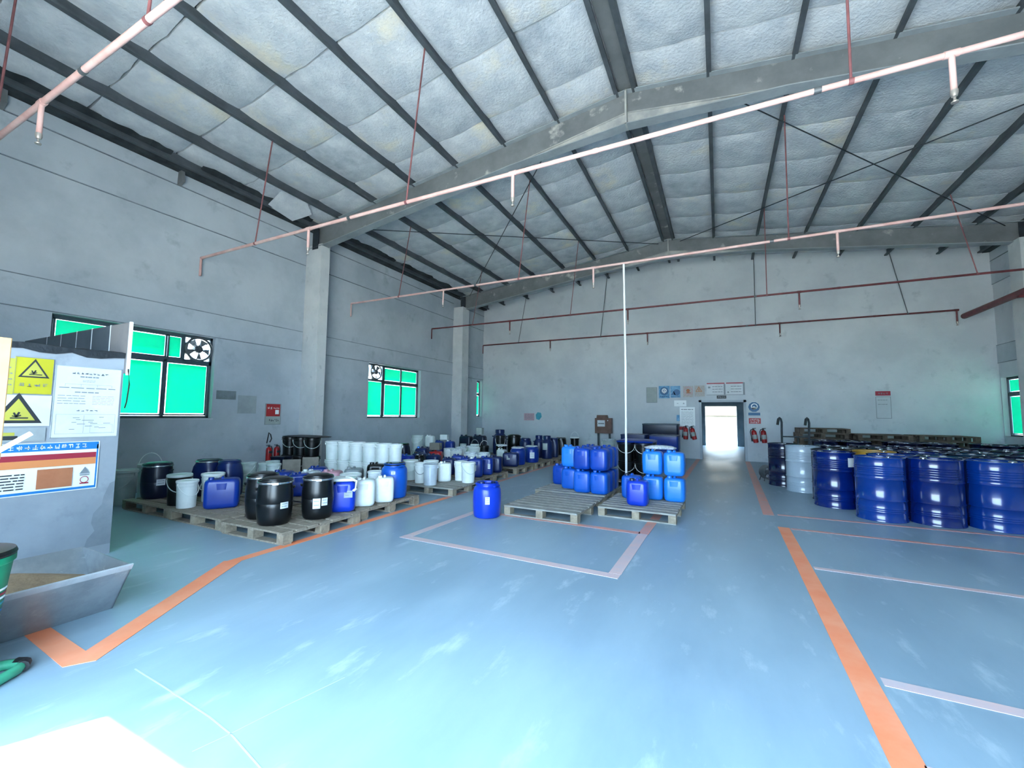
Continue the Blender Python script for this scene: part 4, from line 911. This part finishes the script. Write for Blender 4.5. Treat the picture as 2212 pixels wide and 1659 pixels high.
b = MB(); b.box(-.27, .27, -.22, .12, .02, .035); build(b, 'toe_plate', 'dark_steel', t)
# small blower on the floor
t = thing('blower', 'small grey floor blower with a wire guard beside the aisle', 'fan', (.98, 11.25, 0), .4)
M = Matrix.Translation((0, 0, .19)) @ Matrix.Rotation(PI / 2, 4, 'X')
b = MB(); b.lathe([(.13, -.10), (.16, -.11), (.165, 0), (.16, .11), (.145, .11), (.15, -.10), (.13, -.10)], 24, M); build(b, 'housing', 'fan_metal', t)
b = MB(); b.lathe([(0, -.10), (.05, -.10), (.055, .05), (0, .06)], 16, M)
for k in range(5): b.add([(.04 * math.cos(2 * PI * k / 5), .04 * math.sin(2 * PI * k / 5), 0), (.135 * math.cos(2 * PI * k / 5 - .2), .135 * math.sin(2 * PI * k / 5 - .2), .02), (.135 * math.cos(2 * PI * k / 5 + .5), .135 * math.sin(2 * PI * k / 5 + .5), -.02)], [(0, 1, 2)], False, M)
build(b, 'rotor', 'coupling', t)
b = MB()
for r in (.05, .10, .15): b.tube([(r * math.cos(2 * PI * k / 20), r * math.sin(2 * PI * k / 20), .115) for k in range(21)], .004, 5, M)
for k in range(6): b.tube([(0, 0, .12), (.155 * math.cos(PI * k / 3), .155 * math.sin(PI * k / 3), .11)], .004, 5, M)
build(b, 'guard', 'coupling', t)
b = MB(); b.tube([(-.15, -.10, .008), (-.12, -.08, .12), (-.12, .08, .12), (-.15, .10, .008)], .010, 6); build(b, 'foot', 'dark_steel', t)
b = MB(); b.tube([(.15, -.10, .008), (.12, -.08, .12), (.12, .08, .12), (.15, .10, .008)], .010, 6); build(b, 'foot', 'dark_steel', t)

# ------------------------------------------------------------------ fire extinguishers
def extinguisher(x, y, z, rz, tilt, label, on, scale=1.0):
    t = thing('fire_extinguisher', label, 'extinguisher', (x, y, z), rz, 'fire extinguishers'); t.rotation_euler = (0, tilt, rz); t.scale = (scale,) * 3
    b = MB(); b.lathe([(0, .004), (.060, .0), (.072, .01), (.075, .05), (.075, .33), (.066, .375), (.04, .40), (.022, .41), (.022, .425)], 24); body = build(b, 'cylinder', 'red', t)
    p = arc(.0765, .12, .26, math.radians(-150), math.radians(-40)); link('sticker', p.mesh('sticker', 'paper_old'), body)
    b = MB(); b.lathe([(.024, .415), (.026, .45), (.012, .46), (0, .46)], 12); b.cbox((.03, 0, .47), (.11, .02, .012)); b.cbox((.03, 0, .445), (.09, .02, .010)); build(b, 'valve', 'dark_steel', t)
    b = MB(); b.tube([(-.02, 0, .44), (-.07, 0, .43), (-.10, 0, .36), (-.10, 0, .16)], .010, 8); b.lathe([(0, .06), (.022, .06), (.014, .17), (0, .17)], 10, Matrix.Translation((-.10, 0, 0))); build(b, 'hose', 'rubber', t)
    b = MB(); b.box(-.05, .05, .074, .10, .24, .30); build(b, 'wall_hook', 'dark_steel', t)
extinguisher(-1.05, YE - .105, .66, 0, .02, 'left fire extinguisher hanging left of the doorway', 'wall')
extinguisher(-.76, YE - .105, .66, 0, -.22, 'tilted fire extinguisher hanging left of the doorway under the notice', 'wall')
extinguisher(1.06, YE - .105, .62, 0, -.16, 'left fire extinguisher hanging right of the doorway', 'wall')
extinguisher(1.30, YE - .105, .62, 0, -.08, 'right fire extinguisher hanging right of the doorway', 'wall')
extinguisher(XL + .105, 6.18, .34, -PI / 2, 0, 'left fire extinguisher of the pair on the left wall', 'wall', .78)
extinguisher(XL + .105, 6.37, .34, -PI / 2, 0, 'right fire extinguisher of the pair on the left wall', 'wall', .78)
b = MB(); b.tube([(0, -.04, 0), (0, -.02, .12), (0, .0, .24), (0, .04, .20), (0, .07, .10), (0, .03, .02)], .012, 8)
o = build(b, 'hose_loop', 'rubber'); o.location = (XL + .02, 6.22, .74); tag(o, 'black hose loop on the left wall above the extinguishers', 'hose')

# ------------------------------------------------------------------ brown box on legs by the end wall
t = thing('control_box', 'brown metal box on two dark legs against the end wall', 'box', (-3.84, 15.55, 0))
b = MB(); b.loft([(.80, .30, .12, .01), (1.36, .30, .12, .01)], 1); bd = build(b, 'body', 'brown_box', t)
b = MB(); b.prism([(-.24, 1.36), (.16, 1.36), (.13, 1.47), (-.22, 1.47)], -.12, .10); build(b, 'hood', 'brown_box', t)
b = MB(); b.box(-.27, .27, -.135, -.12, .83, 1.33); dr = build(b, 'door', 'brown_box', t)
b = MB(); b.box(-.20, .08, -.139, -.135, 1.05, 1.28); st = build(b, 'sticker', 'paper', dr)
b = MB()
for k in range(5): b.box(-.16 + k * .045, -.13 + k * .045, -.141, -.139, 1.14, 1.18)
build(b, 'lettering', 'ink', st)
b = MB(); b.lathe([(0, 0), (.022, 0), (.022, .02), (0, .025)], 12, Matrix.Translation((.18, -.135, 1.27)) @ Matrix.Rotation(PI / 2, 4, 'X')); build(b, 'knob', 'ring', dr)
for s in (-.20, .22):
    b = MB(); b.box(s - .025, s + .025, -.05, .05, 0, .80); build(b, 'leg', 'dark_steel', t)

# ------------------------------------------------------------------ signs and papers
def glyphs(b, u0, v0, w, h, n, z, rnd, thick=.13):
    """a row of small stroke-built characters"""
    cw = w / n
    for k in range(n):
        x = u0 + k * cw + cw * .08; s = cw * .84; t_ = min(s, h) * thick
        for _ in range(rnd.randint(2, 3)):
            y = v0 + rnd.uniform(.05, .9) * h; a = x + rnd.uniform(0, .2) * s; c = x + s * rnd.uniform(.75, 1)
            b.add([(a, y - t_ / 2, z), (c, y - t_ / 2, z), (c, y + t_ / 2, z), (a, y + t_ / 2, z)], [(0, 1, 2, 3)])
        for _ in range(rnd.randint(1, 2)):
            c = x + rnd.uniform(.15, .85) * s; y0 = v0 + rnd.uniform(0, .3) * h; y1 = v0 + h * rnd.uniform(.7, 1)
            b.add([(c - t_ / 2, y0, z), (c + t_ / 2, y0, z), (c + t_ / 2, y1, z), (c - t_ / 2, y1, z)], [(0, 1, 2, 3)])
def bars(b, u0, u1, v0, v1, n, z, rnd, fill=.45):
    for k in range(n):
        v = v1 - (k + .5) * (v1 - v0) / n; d = (v1 - v0) / n * fill / 2; x = u0
        while x < u1 - .01:
            l = min(rnd.uniform(.12, .35) * (u1 - u0), u1 - x); b.add([(x, v - d, z), (x + l * .85, v - d, z), (x + l * .85, v + d, z), (x, v + d, z)], [(0, 1, 2, 3)]); x += l
def rect(b, u0, u1, v0, v1, z): b.add([(u0, v0, z), (u1, v0, z), (u1, v1, z), (u0, v1, z)], [(0, 1, 2, 3)])
def frame(b, u0, u1, v0, v1, t_, z):
    rect(b, u0, u1, v0, v0 + t_, z); rect(b, u0, u1, v1 - t_, v1, z); rect(b, u0, u0 + t_, v0, v1, z); rect(b, u1 - t_, u1, v0, v1, z)
def disc(b, u, v, r, z, n=24, r0=0, sv=1.0):
    if r0 == 0: b.add([(u + r * math.cos(2 * PI * k / n), v + sv * r * math.sin(2 * PI * k / n), z) for k in range(n)], [tuple(range(n))])
    else:
        vs = []
        for k in range(n): a = 2 * PI * k / n; vs += [(u + r * math.cos(a), v + sv * r * math.sin(a), z), (u + r0 * math.cos(a), v + sv * r0 * math.sin(a), z)]
        b.add(vs, [(2 * k, (2 * k + 2) % (2 * n), (2 * k + 3) % (2 * n), 2 * k + 1) for k in range(n)])
def tri(b, u, v, s, z, inner=0.0):
    P = [(u - s, v - s * .62), (u + s, v - s * .62), (u, v + s * 1.12)]; c = (u, v - s * .04)
    if not inner: b.add([(x, y, z) for x, y in P], [(0, 1, 2)])
    else:
        Q = [(c[0] + (x - c[0]) * inner, c[1] + (y - c[1]) * inner) for x, y in P]
        b.add([(x, y, z) for x, y in P + Q], [(0, 1, 4, 3), (1, 2, 5, 4), (2, 0, 3, 5)])
def sign(name, label, cat, loc, rot, w, h, board, layers, depth=.008):
    """layers: (part name, material, callback(mb, z))"""
    t = thing(name, label, cat, loc); t.rotation_euler = rot
    b = MB(); b.box(-w / 2, w / 2, -h / 2, h / 2, 0, depth); p = build(b, 'board', board, t)
    for k, (pn, m, cb) in enumerate(layers):
        q = MB(); cb(q, depth + .0012 * (k + 1)); build(q, pn, m, p)
    return t
RE = (PI / 2, 0, 0); RLF = (PI / 2, 0, PI / 2); rn = random.Random(3)
def end_sign(x0, x1, z0, z1, *a, **k):
    name, label, cat, board, layers = a
    return sign(name, label, cat, ((x0 + x1) / 2, YE - .001, (z0 + z1) / 2), RE, x1 - x0, z1 - z0, board, layers, **k)
end_sign(-2.35, -1.98, 1.93, 2.49, 'notice_board', 'pale framed notice with faded print, leftmost over the blue tanks', 'sign', 'paper_old',
         [('frame', 'ink_soft', lambda b, z: frame(b, -.185, .185, -.28, .28, .012, z)), ('lettering', 'paper_grey', lambda b, z: bars(b, -.13, .13, -.2, .2, 9, z, rn, .35))])
end_sign(-1.92, -1.55, 2.09, 2.53, 'safety_sign', 'blue round safety sign with a white figure, left of the row over the door', 'sign', 'sign_sky',
         [('ring', 'sign_blue', lambda b, z: disc(b, 0, .035, .15, z)), ('figure', 'print_white', lambda b, z: (disc(b, 0, .05, .085, z, 18, .045), rect(b, -.02, .02, -.05, .08, z))), ('caption', 'sign_blue', lambda b, z: glyphs(b, -.16, -.20, .32, .07, 5, z, rn, .3))])
end_sign(-1.53, -1.20, 2.11, 2.52, 'safety_sign', 'mottled blue safety sign second in the row over the door', 'sign', 'sign_sky',
         [('figure', 'sign_blue', lambda b, z: (disc(b, .05, -.02, .11, z, 14), tri(b, -.06, -.06, .08, z))), ('caption', 'sign_blue', lambda b, z: glyphs(b, -.14, -.19, .28, .05, 5, z, rn, .2))])
end_sign(-1.11, -.78, 2.12, 2.51, 'safety_sign', 'faded prohibition sign with a pale ring, third in the row over the door', 'sign', 'sign_faint',
         [('ring', 'sign_pink', lambda b, z: disc(b, 0, .02, .15, z, 24, .125)), ('figure', 'print_tan', lambda b, z: (disc(b, 0, .03, .06, z, 9), rect(b, -.06, .08, -.06, -.03, z)))])
end_sign(-.74, -.42, 2.14, 2.52, 'safety_sign', 'faded warning sign with an orange triangle, fourth in the row over the door', 'sign', 'sign_faint',
         [('triangle', 'sign_orange', lambda b, z: tri(b, -.02, .04, .11, z, .62)), ('figure', 'sign_orange', lambda b, z: rect(b, -.035, 0, -.02, .08, z))])
end_sign(-.36, .80, 2.18, 2.61, 'notice_board', 'wide white two-part notice board directly above the doorway', 'sign', 'paper',
         [('header', 'print_red', lambda b, z: (rect(b, -.57, -.02, .165, .205, z), rect(b, .02, .57, .165, .205, z))), ('lettering', 'ink_soft', lambda b, z: (bars(b, -.40, -.08, -.15, .12, 3, z, rn, .25), bars(b, .16, .48, -.15, .12, 3, z, rn, .25))),
          ('divider', 'ink_soft', lambda b, z: (rect(b, -.05, .0, -.20, .16, z), rect(b, .52, .575, -.20, .20, z), rect(b, -.58, .58, -.215, -.2, z))), ('emblem', 'ink_soft', lambda b, z: rect(b, -.53, -.46, .02, .08, z)), ('emblem', 'ink_soft', lambda b, z: disc(b, .08, -.12, .03, z, 8))])
end_sign(-.05, .24, 2.06, 2.165, 'door_plate', 'small dark plate with pale lettering on the door lintel', 'sign', 'ink', [('lettering', 'paper_grey', lambda b, z: glyphs(b, -.11, -.03, .24, .06, 4, z, rn, .2))])
end_sign(-1.41, -1.01, 1.80, 2.01, 'paper_notice', 'small white plate with two faint marks left of the doorway', 'sign', 'print_white', [('lettering', 'ink_soft', lambda b, z: (glyphs(b, -.12, -.03, .07, .05, 1, z, rn), glyphs(b, .08, -.04, .07, .07, 1, z, rn)))])
end_sign(-1.23, -.74, 1.12, 1.77, 'paper_notice', 'large white paper sheet left of the doorway above the extinguishers', 'paper', 'print_white',
         [('lettering', 'ink_soft', lambda b, z: bars(b, -.20, .20, .22, .27, 1, z, rn, .5)), ('fine_print', 'paper_grey', lambda b, z: bars(b, -.20, .20, -.28, .18, 12, z, rn, .25))], depth=.004)
end_sign(-1.34, -1.24, 1.28, 1.50, 'paper_notice', 'small blue card peeping out left of the large white paper sheet', 'paper', 'sign_sky', [], depth=.004)
end_sign(-1.30, -1.03, .98, 1.09, 'red_plate', 'small red plate under the large white paper sheet', 'sign', 'sign_red', [], depth=.004)
end_sign(.86, 1.22, 1.48, 1.95, 'safety_sign', 'blue round mask sign with a caption bar right of the doorway', 'sign', 'wall_end',
         [('disc', 'sign_blue', lambda b, z: disc(b, 0, .06, .165, z, 10)), ('figure', 'print_white', lambda b, z: (disc(b, .01, .08, .10, z, 16, .07), disc(b, .0, .03, .055, z, 12), rect(b, -.05, .09, .03, .05, z))), ('caption', 'sign_blue', lambda b, z: rect(b, -.17, .17, -.215, -.125, z))], depth=.003)
end_sign(.88, 1.22, 1.23, 1.41, 'red_plate', 'red plate with white characters right of the doorway', 'sign', 'sign_red', [('lettering', 'print_white', lambda b, z: (glyphs(b, -.14, .005, .28, .06, 6, z, rn, .18), glyphs(b, -.13, -.075, .26, .06, 5, z, rn, .18)))])
end_sign(4.17, 4.52, 1.44, 2.24, 'notice_board', 'framed notice with a dark red head on the end wall above the drums', 'sign', 'wall_end',
         [('header', 'print_red', lambda b, z: rect(b, -.175, .175, .27, .40, z)), ('frame', 'ink_soft', lambda b, z: frame(b, -.175, .175, -.40, .24, .012, z)), ('lettering', 'ink_soft', lambda b, z: (bars(b, -.13, .10, -.05, .20, 2, z, rn, .12), glyphs(b, -.12, .30, .24, .06, 4, z, rn, .15)))], depth=.004)
end_sign(-7.24, -6.78, 1.23, 1.52, 'paper_notice', 'pale pink notice on the end wall above the left containers', 'paper', 'sign_pink', [('lettering', 'ink_soft', lambda b, z: bars(b, -.19, .19, -.11, .11, 5, z, rn, .3))], depth=.004)
b = MB(); b.add([(-.11, -.12, 0), (.02, -.16, 0), (.13, -.03, 0), (.10, .13, 0), (-.05, .16, 0), (-.13, .06, 0)], [(0, 1, 2, 3, 4, 5)]); b.box(-.05, .05, -.08, .08, -.006, -.001)
o = build(b, 'blue_patch', 'cyan_patch'); o.location = (-6.58, YE - .008, 1.41); o.rotation_euler = RE; tag(o, 'torn turquoise patch stuck on the end wall', 'patch')
def left_sign(y0, y1, z0, z1, *a, **k):
    name, label, cat, board, layers = a
    return sign(name, label, cat, (XL + .002, (y0 + y1) / 2, (z0 + z1) / 2), RLF, y1 - y0, z1 - z0, board, layers, **k)
left_sign(5.06, 5.45, 1.70, 1.88, 'wall_plate', 'grey-green plate with worn characters beside the near window', 'sign', 'smoke_grey', [('lettering', 'ink_soft', lambda b, z: glyphs(b, -.16, -.05, .32, .10, 4, z, rn, .14))], depth=.005)
left_sign(5.50, 5.90, 1.41, 1.80, 'paper_sheet', 'blank pale sheet pasted on the left wall', 'paper', 'paper_grey', [], depth=.004)
left_sign(6.11, 6.49, 1.16, 1.64, 'fire_notice', 'red and white notice on the left wall before the nearer column', 'sign', 'paper_old',
          [('red_field', 'sign_red', lambda b, z: rect(b, -.17, .17, -.05, .235, z)), ('lettering', 'print_white', lambda b, z: (glyphs(b, -.14, .11, .12, .06, 2, z, rn, .2), glyphs(b, -.0, .12, .15, .035, 4, z, rn, .2), rect(b, .05, .14, -.0, .10, z))),
           ('frame', 'ink_soft', lambda b, z: frame(b, -.19, .19, -.24, .24, .010, z)), ('phone_line', 'ink', lambda b, z: glyphs(b, -.10, -.17, .25, .06, 6, z, rn, .2))])

# ------------------------------------------------------------------ partition at the left with its sheet panels
PXF, PYE, PZT = -5.55, 2.13, 2.0
b = MB(); b.box(PXF - .14, PXF, YF, PYE, 0, PZT); b.prism([(PXF - .14, PZT), (PXF, PZT), (PXF - .02, PZT + .012), (PXF - .12, PZT + .012)], YF, PYE - .02)
tag(build(b, 'wall_partition', 'partition'), kind='structure')
b = MB(); b.box(XL + .02, PXF - .14, PYE - .12, PYE, 0, PZT); tag(build(b, 'wall_partition_return', 'partition'), kind='structure')
b = MB(); b.add([(PXF + .003, y_, z_) for y_, z_ in ((1.93, .10), (2.128, .10), (2.128, .72), (2.09, .70), (2.05, .58), (2.04, .50), (1.98, .42), (1.97, .33), (2.0, .25), (1.95, .18))], [tuple(range(10))])
build(b, 'bare_patch', 'bare_concrete', bpy.data.objects['wall_partition'])
b = MB(); rr = random.Random(5); N = 26; vs = []; fs = []
for k in range(N + 1):
    y = -.6 + (PYE + .62) * k / N; d = rr.uniform(.02, .055)
    vs += [(PXF + .012, y, PZT - d), (PXF + .016, y, PZT + .016 + rr.uniform(0, .018)), (PXF - .08, y, PZT + .03 + rr.uniform(0, .02)), (PXF - .155, y, PZT - d)]
for k in range(N):
    for j in range(3): a = 4 * k + j; fs.append((a, a + 1, a + 5, a + 4))
b.add(vs, fs, False); o = build(b, 'rubber_sheet', 'black_sheet'); tag(o, 'torn black sheet lying over the partition top', 'sheet')
t = thing('sheet_screen', 'grey sheet metal screen with white joints rising behind the partition', 'screen', (-5.50, PYE + .002, 0))
edges = [-8.33, -7.60, -7.18, -6.75, -6.36, -5.92, -5.50]
for k, (a, c) in enumerate(zip(edges, edges[1:])):
    b = MB(); b.box(a + 5.50 + .006, c + 5.50 - .006, 0, .02, 1.82, 2.355); build(b, 'panel', 'panel_light' if k == 5 else 'panel_dark', t)
for k, a in enumerate(edges[1:]):
    w = .006 if k < 3 else .010
    b = MB(); b.box(a + 5.5 - w, a + 5.5 + w, -.001, .026, 1.84 if k < 5 else 1.80, 2.36); build(b, 'joint_strip', 'white_pvc', t)
b = MB(); b.tube([(-5.49, PYE + .014, 1.86), (-5.40, PYE - .02, 1.84), (-5.41, PYE, 1.70), (-5.44, PYE, 1.52), (-5.47, PYE, 1.46)], .006, 6); o = build(b, 'cable', 'rubber'); tag(o, 'thin loose cable hanging at the partition end', 'cable')
def part_sign(y0, y1, z0, z1, *a, **k):
    name, label, cat, board, layers = a
    return sign(name, label, cat, (PXF + .001, (y0 + y1) / 2, (z0 + z1) / 2), RLF, y1 - y0, z1 - z0, board, layers, **k)
def plant(b, u, v, s, z):
    for a, l in ((1.2, 1), (2.0, .9), (.5, .7), (2.8, .6)):
        dx, dy = math.cos(a) * l * s, math.sin(a) * l * s; n_ = (-dy * .16, dx * .16)
        b.add([(u - n_[0], v - n_[1], z), (u + n_[0], v + n_[1], z), (u + dx + n_[0], v + dy + n_[1], z), (u + dx - n_[0], v + dy - n_[1], z)], [(0, 1, 2, 3)])
    rect(b, u - s * .8, u + s * 1.6, v - s * .35, v - s * .1, z)
part_sign(1.375, 1.615, 1.57, 1.90, 'warning_sign', 'yellow warning sign with a black triangle and four characters on the partition', 'sign', 'yellow_sign',
          [('triangle', 'ink', lambda b, z: tri(b, 0, .045, .098, z)), ('field', 'yellow_pale', lambda b, z: tri(b, 0, .044, .076, z)), ('figure', 'ink', lambda b, z: plant(b, -.005, .02, .034, z)), ('lettering', 'ink_soft', lambda b, z: glyphs(b, -.095, -.098, .19, .032, 4, z, rn, .12)), ('frame', 'ink_soft', lambda b, z: frame(b, -.119, .119, -.164, .164, .0025, z))])
part_sign(1.20, 1.375, 1.565, 1.88, 'warning_sign', 'pale yellow card partly covered by the yellow warning sign', 'sign', 'yellow_pale', [('lettering', 'ink_soft', lambda b, z: bars(b, -.02, .08, -.1, .1, 4, z, rn, .2))], depth=.005)
part_sign(1.10, 1.62, 1.285, 1.56, 'warning_sign', 'white warning sign with a thick black triangle below the yellow one', 'sign', 'paper',
          [('triangle', 'ink', lambda b, z: tri(b, .055, -.015, .155, z)), ('field', 'yellow_pale', lambda b, z: tri(b, .055, -.018, .11, z)), ('figure', 'ink', lambda b, z: plant(b, .05, -.055, .045, z))])
part_sign(1.10, 1.60, 1.15, 1.27, 'warning_sign', 'torn pale sign remnant with a black band on the partition', 'sign', 'paper_grey', [('band', 'ink', lambda b, z: rect(b, -.25, .08, -.045, -.01, z)), ('field', 'yellow_pale', lambda b, z: rect(b, -.25, .06, -.008, .02, z))])
def chart(b, z):
    glyphs(b, -.13, .265, .27, .022, 9, z, rn, .22); bars(b, -.07, .07, .235, .25, 1, z, rn, .8); bars(b, -.05, .05, .19, .215, 2, z, rn, .3)
    rect(b, -.17, .17, .168, .170, z)
    for x in (-.17, -.06, .06, .17): rect(b, x - .001, x + .001, .145, .17, z)
    bars(b, -.21, .21, .125, .142, 1, z, rn, .5); bars(b, -.10, .08, .085, .10, 1, z, rn, .7)
    bars(b, -.215, -.01, -.03, .07, 4, z, rn, .22); bars(b, .03, .2, -.03, .065, 6, z, rn, .18); glyphs(b, -.08, -.095, .16, .02, 5, z, rn, .2)
    frame(b, -.215, .215, -.305, -.12, .0018, z); frame(b, .03, .20, -.30, -.22, .0015, z); rect(b, -.02, -.018, -.30, -.13, z)
    for _ in range(14): x = rn.uniform(-.18, .15); y = rn.uniform(-.28, -.14); rect(b, x, x + rn.uniform(.02, .06), y, y + .005, z)
part_sign(1.63, 2.115, 1.17, 1.855, 'process_chart', 'white chart sheet with fine print at the partition end', 'paper', 'paper', [('print', 'ink_soft', chart), ('edge', 'paper_grey', lambda b, z: frame(b, -.242, .242, -.342, .342, .006, z))], depth=.004)
def bigtext(b, z): bars(b, -.28, .02, -.18, -.03, 6, z, rn, .5)
part_sign(1.05, 1.985, .67, 1.13, 'information_board', 'wide blue bordered information board with red and orange bands on the partition', 'sign', 'print_white',
          [('header', 'print_blue', lambda b, z: (rect(b, -.46, .46, .155, .225, z), rect(b, -.46, .46, -.222, -.20, z), rect(b, .448, .46, -.2, .2, z))), ('title', 'print_white', lambda b, z: glyphs(b, -.14, .168, .52, .045, 11, z, rn, .12)),
           ('red_band', 'print_red', lambda b, z: rect(b, -.46, .445, .075, .125, z)), ('orange_band', 'print_orange', lambda b, z: rect(b, -.46, .445, .01, .075, z)), ('lettering', 'ink', lambda b, z: bars(b, -.28, -.02, -.18, -.03, 6, z, rn, .4)),
           ('tan_field', 'print_tan', lambda b, z: rect(b, .05, .285, -.185, -.01, z)), ('emblem', 'ink_soft', lambda b, z: tri(b, .37, -.055, .038, z)), ('emblem_line', 'ink_soft', lambda b, z: rect(b, .335, .405, -.095, -.085, z)), ('stamp', 'print_red', lambda b, z: (disc(b, .37, -.135, .032, z, 18, .026), rect(b, .338, .402, -.175, -.163, z)))])

# ------------------------------------------------------------------ sand trough, green bin, cart foot, cartons
t = thing('sand_trough', 'galvanised steel trough filled with sand in front of the partition', 'trough', (-4.12, .5, 0))
TY0, TY1 = -1.15, 1.07
def plate(P, th=.012):
    P = [Vector(p) for p in P]; nrm = (P[1] - P[0]).cross(P[2] - P[0]).normalized() * th; k = len(P)
    return [tuple(p) for p in P] + [tuple(p + nrm) for p in P], [tuple(reversed(range(k))), tuple(range(k, 2 * k))] + [(i, (i + 1) % k, (i + 1) % k + k, i + k) for i in range(k)]
A = (.14, .39)   # floor and rim x on the camera side, relative to -4.12
b = MB(); b.add(*plate([(A[0], TY0, .0), (A[0], TY1, .0), (A[1], TY1, .35), (A[1], TY0, .35)], -.01)); build(b, 'front_plate', 'galv', t)
b = MB(); b.add(*plate([(-.14, TY0, .0), (-.14, TY1, .0), (-.39, TY1, .36), (-.39, TY0, .36)], .01)); build(b, 'back_plate', 'galv', t)
b = MB(); b.add(*plate([(-.14, TY1, 0), (.14, TY1, 0), (.39, TY1, .35), (-.39, TY1, .36)], .01)); build(b, 'end_plate', 'galv', t)
b = MB(); b.add(*plate([(-.14, TY0, 0), (.14, TY0, 0), (.39, TY0, .35), (-.39, TY0, .36)], .01)); build(b, 'end_plate', 'galv', t)
b = MB(); b.box(-.14, .14, TY0, TY1, 0, .012); build(b, 'bottom_plate', 'galv', t)
b = MB(); b.add(*plate([(.372, TY0, .315), (.372, TY1, .315), (.397, TY1, .352), (.397, TY0, .352)], -.012)); build(b, 'rim_band', 'galv_light', t)
N = 12; vs = []; fs = []; rr = random.Random(9)
for j in range(N + 1):
    for i in range(N + 1):
        y = TY0 + .02 + (TY1 - TY0 - .05) * j / N; u = i / N; z = .27 + .03 * math.sin(5 * u + 2) * math.sin(3 * y) + rr.uniform(-.008, .008) - (.08 if j == N else .04 if j == N - 1 else 0)
        hw = .135 + (.25) * z / .355; vs.append((-hw + 2 * hw * u, y, z))
for j in range(N):
    for i in range(N): a = j * (N + 1) + i; fs.append((a, a + 1, a + N + 2, a + N + 1))
b = MB(); b.add(vs, fs, True); o = build(b, 'sand_fill', 'sand'); o.location = (-4.12, .5, 0); tag(o, 'brown sand filling the steel trough', 'sand', kind='stuff')

t = thing('green_bin', 'green plastic bin with coloured stripes at the left picture edge', 'bin', (-3.47, .735, .205))
b = MB(); b.lathe([(0, 0), (.13, 0), (.14, .01), (.185, .42), (.195, .43), (.195, .46), (.18, .46), (.17, .43), (.13, .03), (0, .03)], 32); bd = build(b, 'body', 'green_plastic', t)
for z, m in ((.10, 'print_blue'), (.13, 'print_white'), (.17, 'print_blue'), (.21, 'cyan_patch'), (.24, 'print_white'), (.26, 'print_red'), (.285, 'print_white')):
    b = MB(); r = .14 + .045 * (z - .01) / .41 + .0015; b.lathe([(r, z), (r + .001, z + .012)], 32); build(b, 'stripe', m, bd)
b = MB(); b.lathe([(.19, .455), (.198, .47), (.19, .49), (.10, .50), (0, .50)], 32); build(b, 'lid', 'black', t)
t = thing('dolly', 'green painted steel dolly with a black toe on the floor under the striped bin', 'dolly', (-3.46, .60, 0), 0)
b = MB(); b.tube([(-.14, -.14, .03), (-.16, .22, .03), (-.08, .36, .03), (-.02, .40, .03), (.04, .36, .03), (.14, .20, .03), (.14, -.14, .03)], .026, 10); build(b, 'frame', 'green_paint', t)
b = MB(); b.tube([(-.055, .385, .03), (-.02, .405, .03), (.02, .385, .03)], .030, 10); build(b, 'toe_cap', 'rubber', t)
b = MB(); b.box(-.16, .10, -.04, .26, .185, .204); build(b, 'platform', 'green_paint', t)
for sx, sy in ((-.13, -.02), (.06, -.02), (-.13, .22), (.06, .20)):
    b = MB(); b.tube([(sx, sy, .03), (sx, sy, .19)], .014, 8); build(b, 'post', 'green_paint', t)
# cartons stacked at the gateway, only the uppermost corner is in view
for k, (x, y, z, w, l, h, rz, lab) in enumerate(((-3.46, .19, .0, .44, .40, .60, .0, 'lowest carton of the stack at the left picture edge'), (-3.46, .19, .601, .44, .40, .58, .0, 'middle carton of the stack at the left picture edge'), (-3.40, .395, 1.182, .46, .75, .60, .0, 'top brown carton leaning in at the left picture edge'))):
    carton(x, y, z, w, l, h, rz, lab)
b = MB(); b.tube([(0, -.78, .012), (.0, .86, 1.306)], .012, 8); o = build(b, 'white_stick', 'white_pvc'); o.location = (-3.155, 0, 0); tag(o, 'white plastic stick leaning against the cartons at the left picture edge', 'stick')
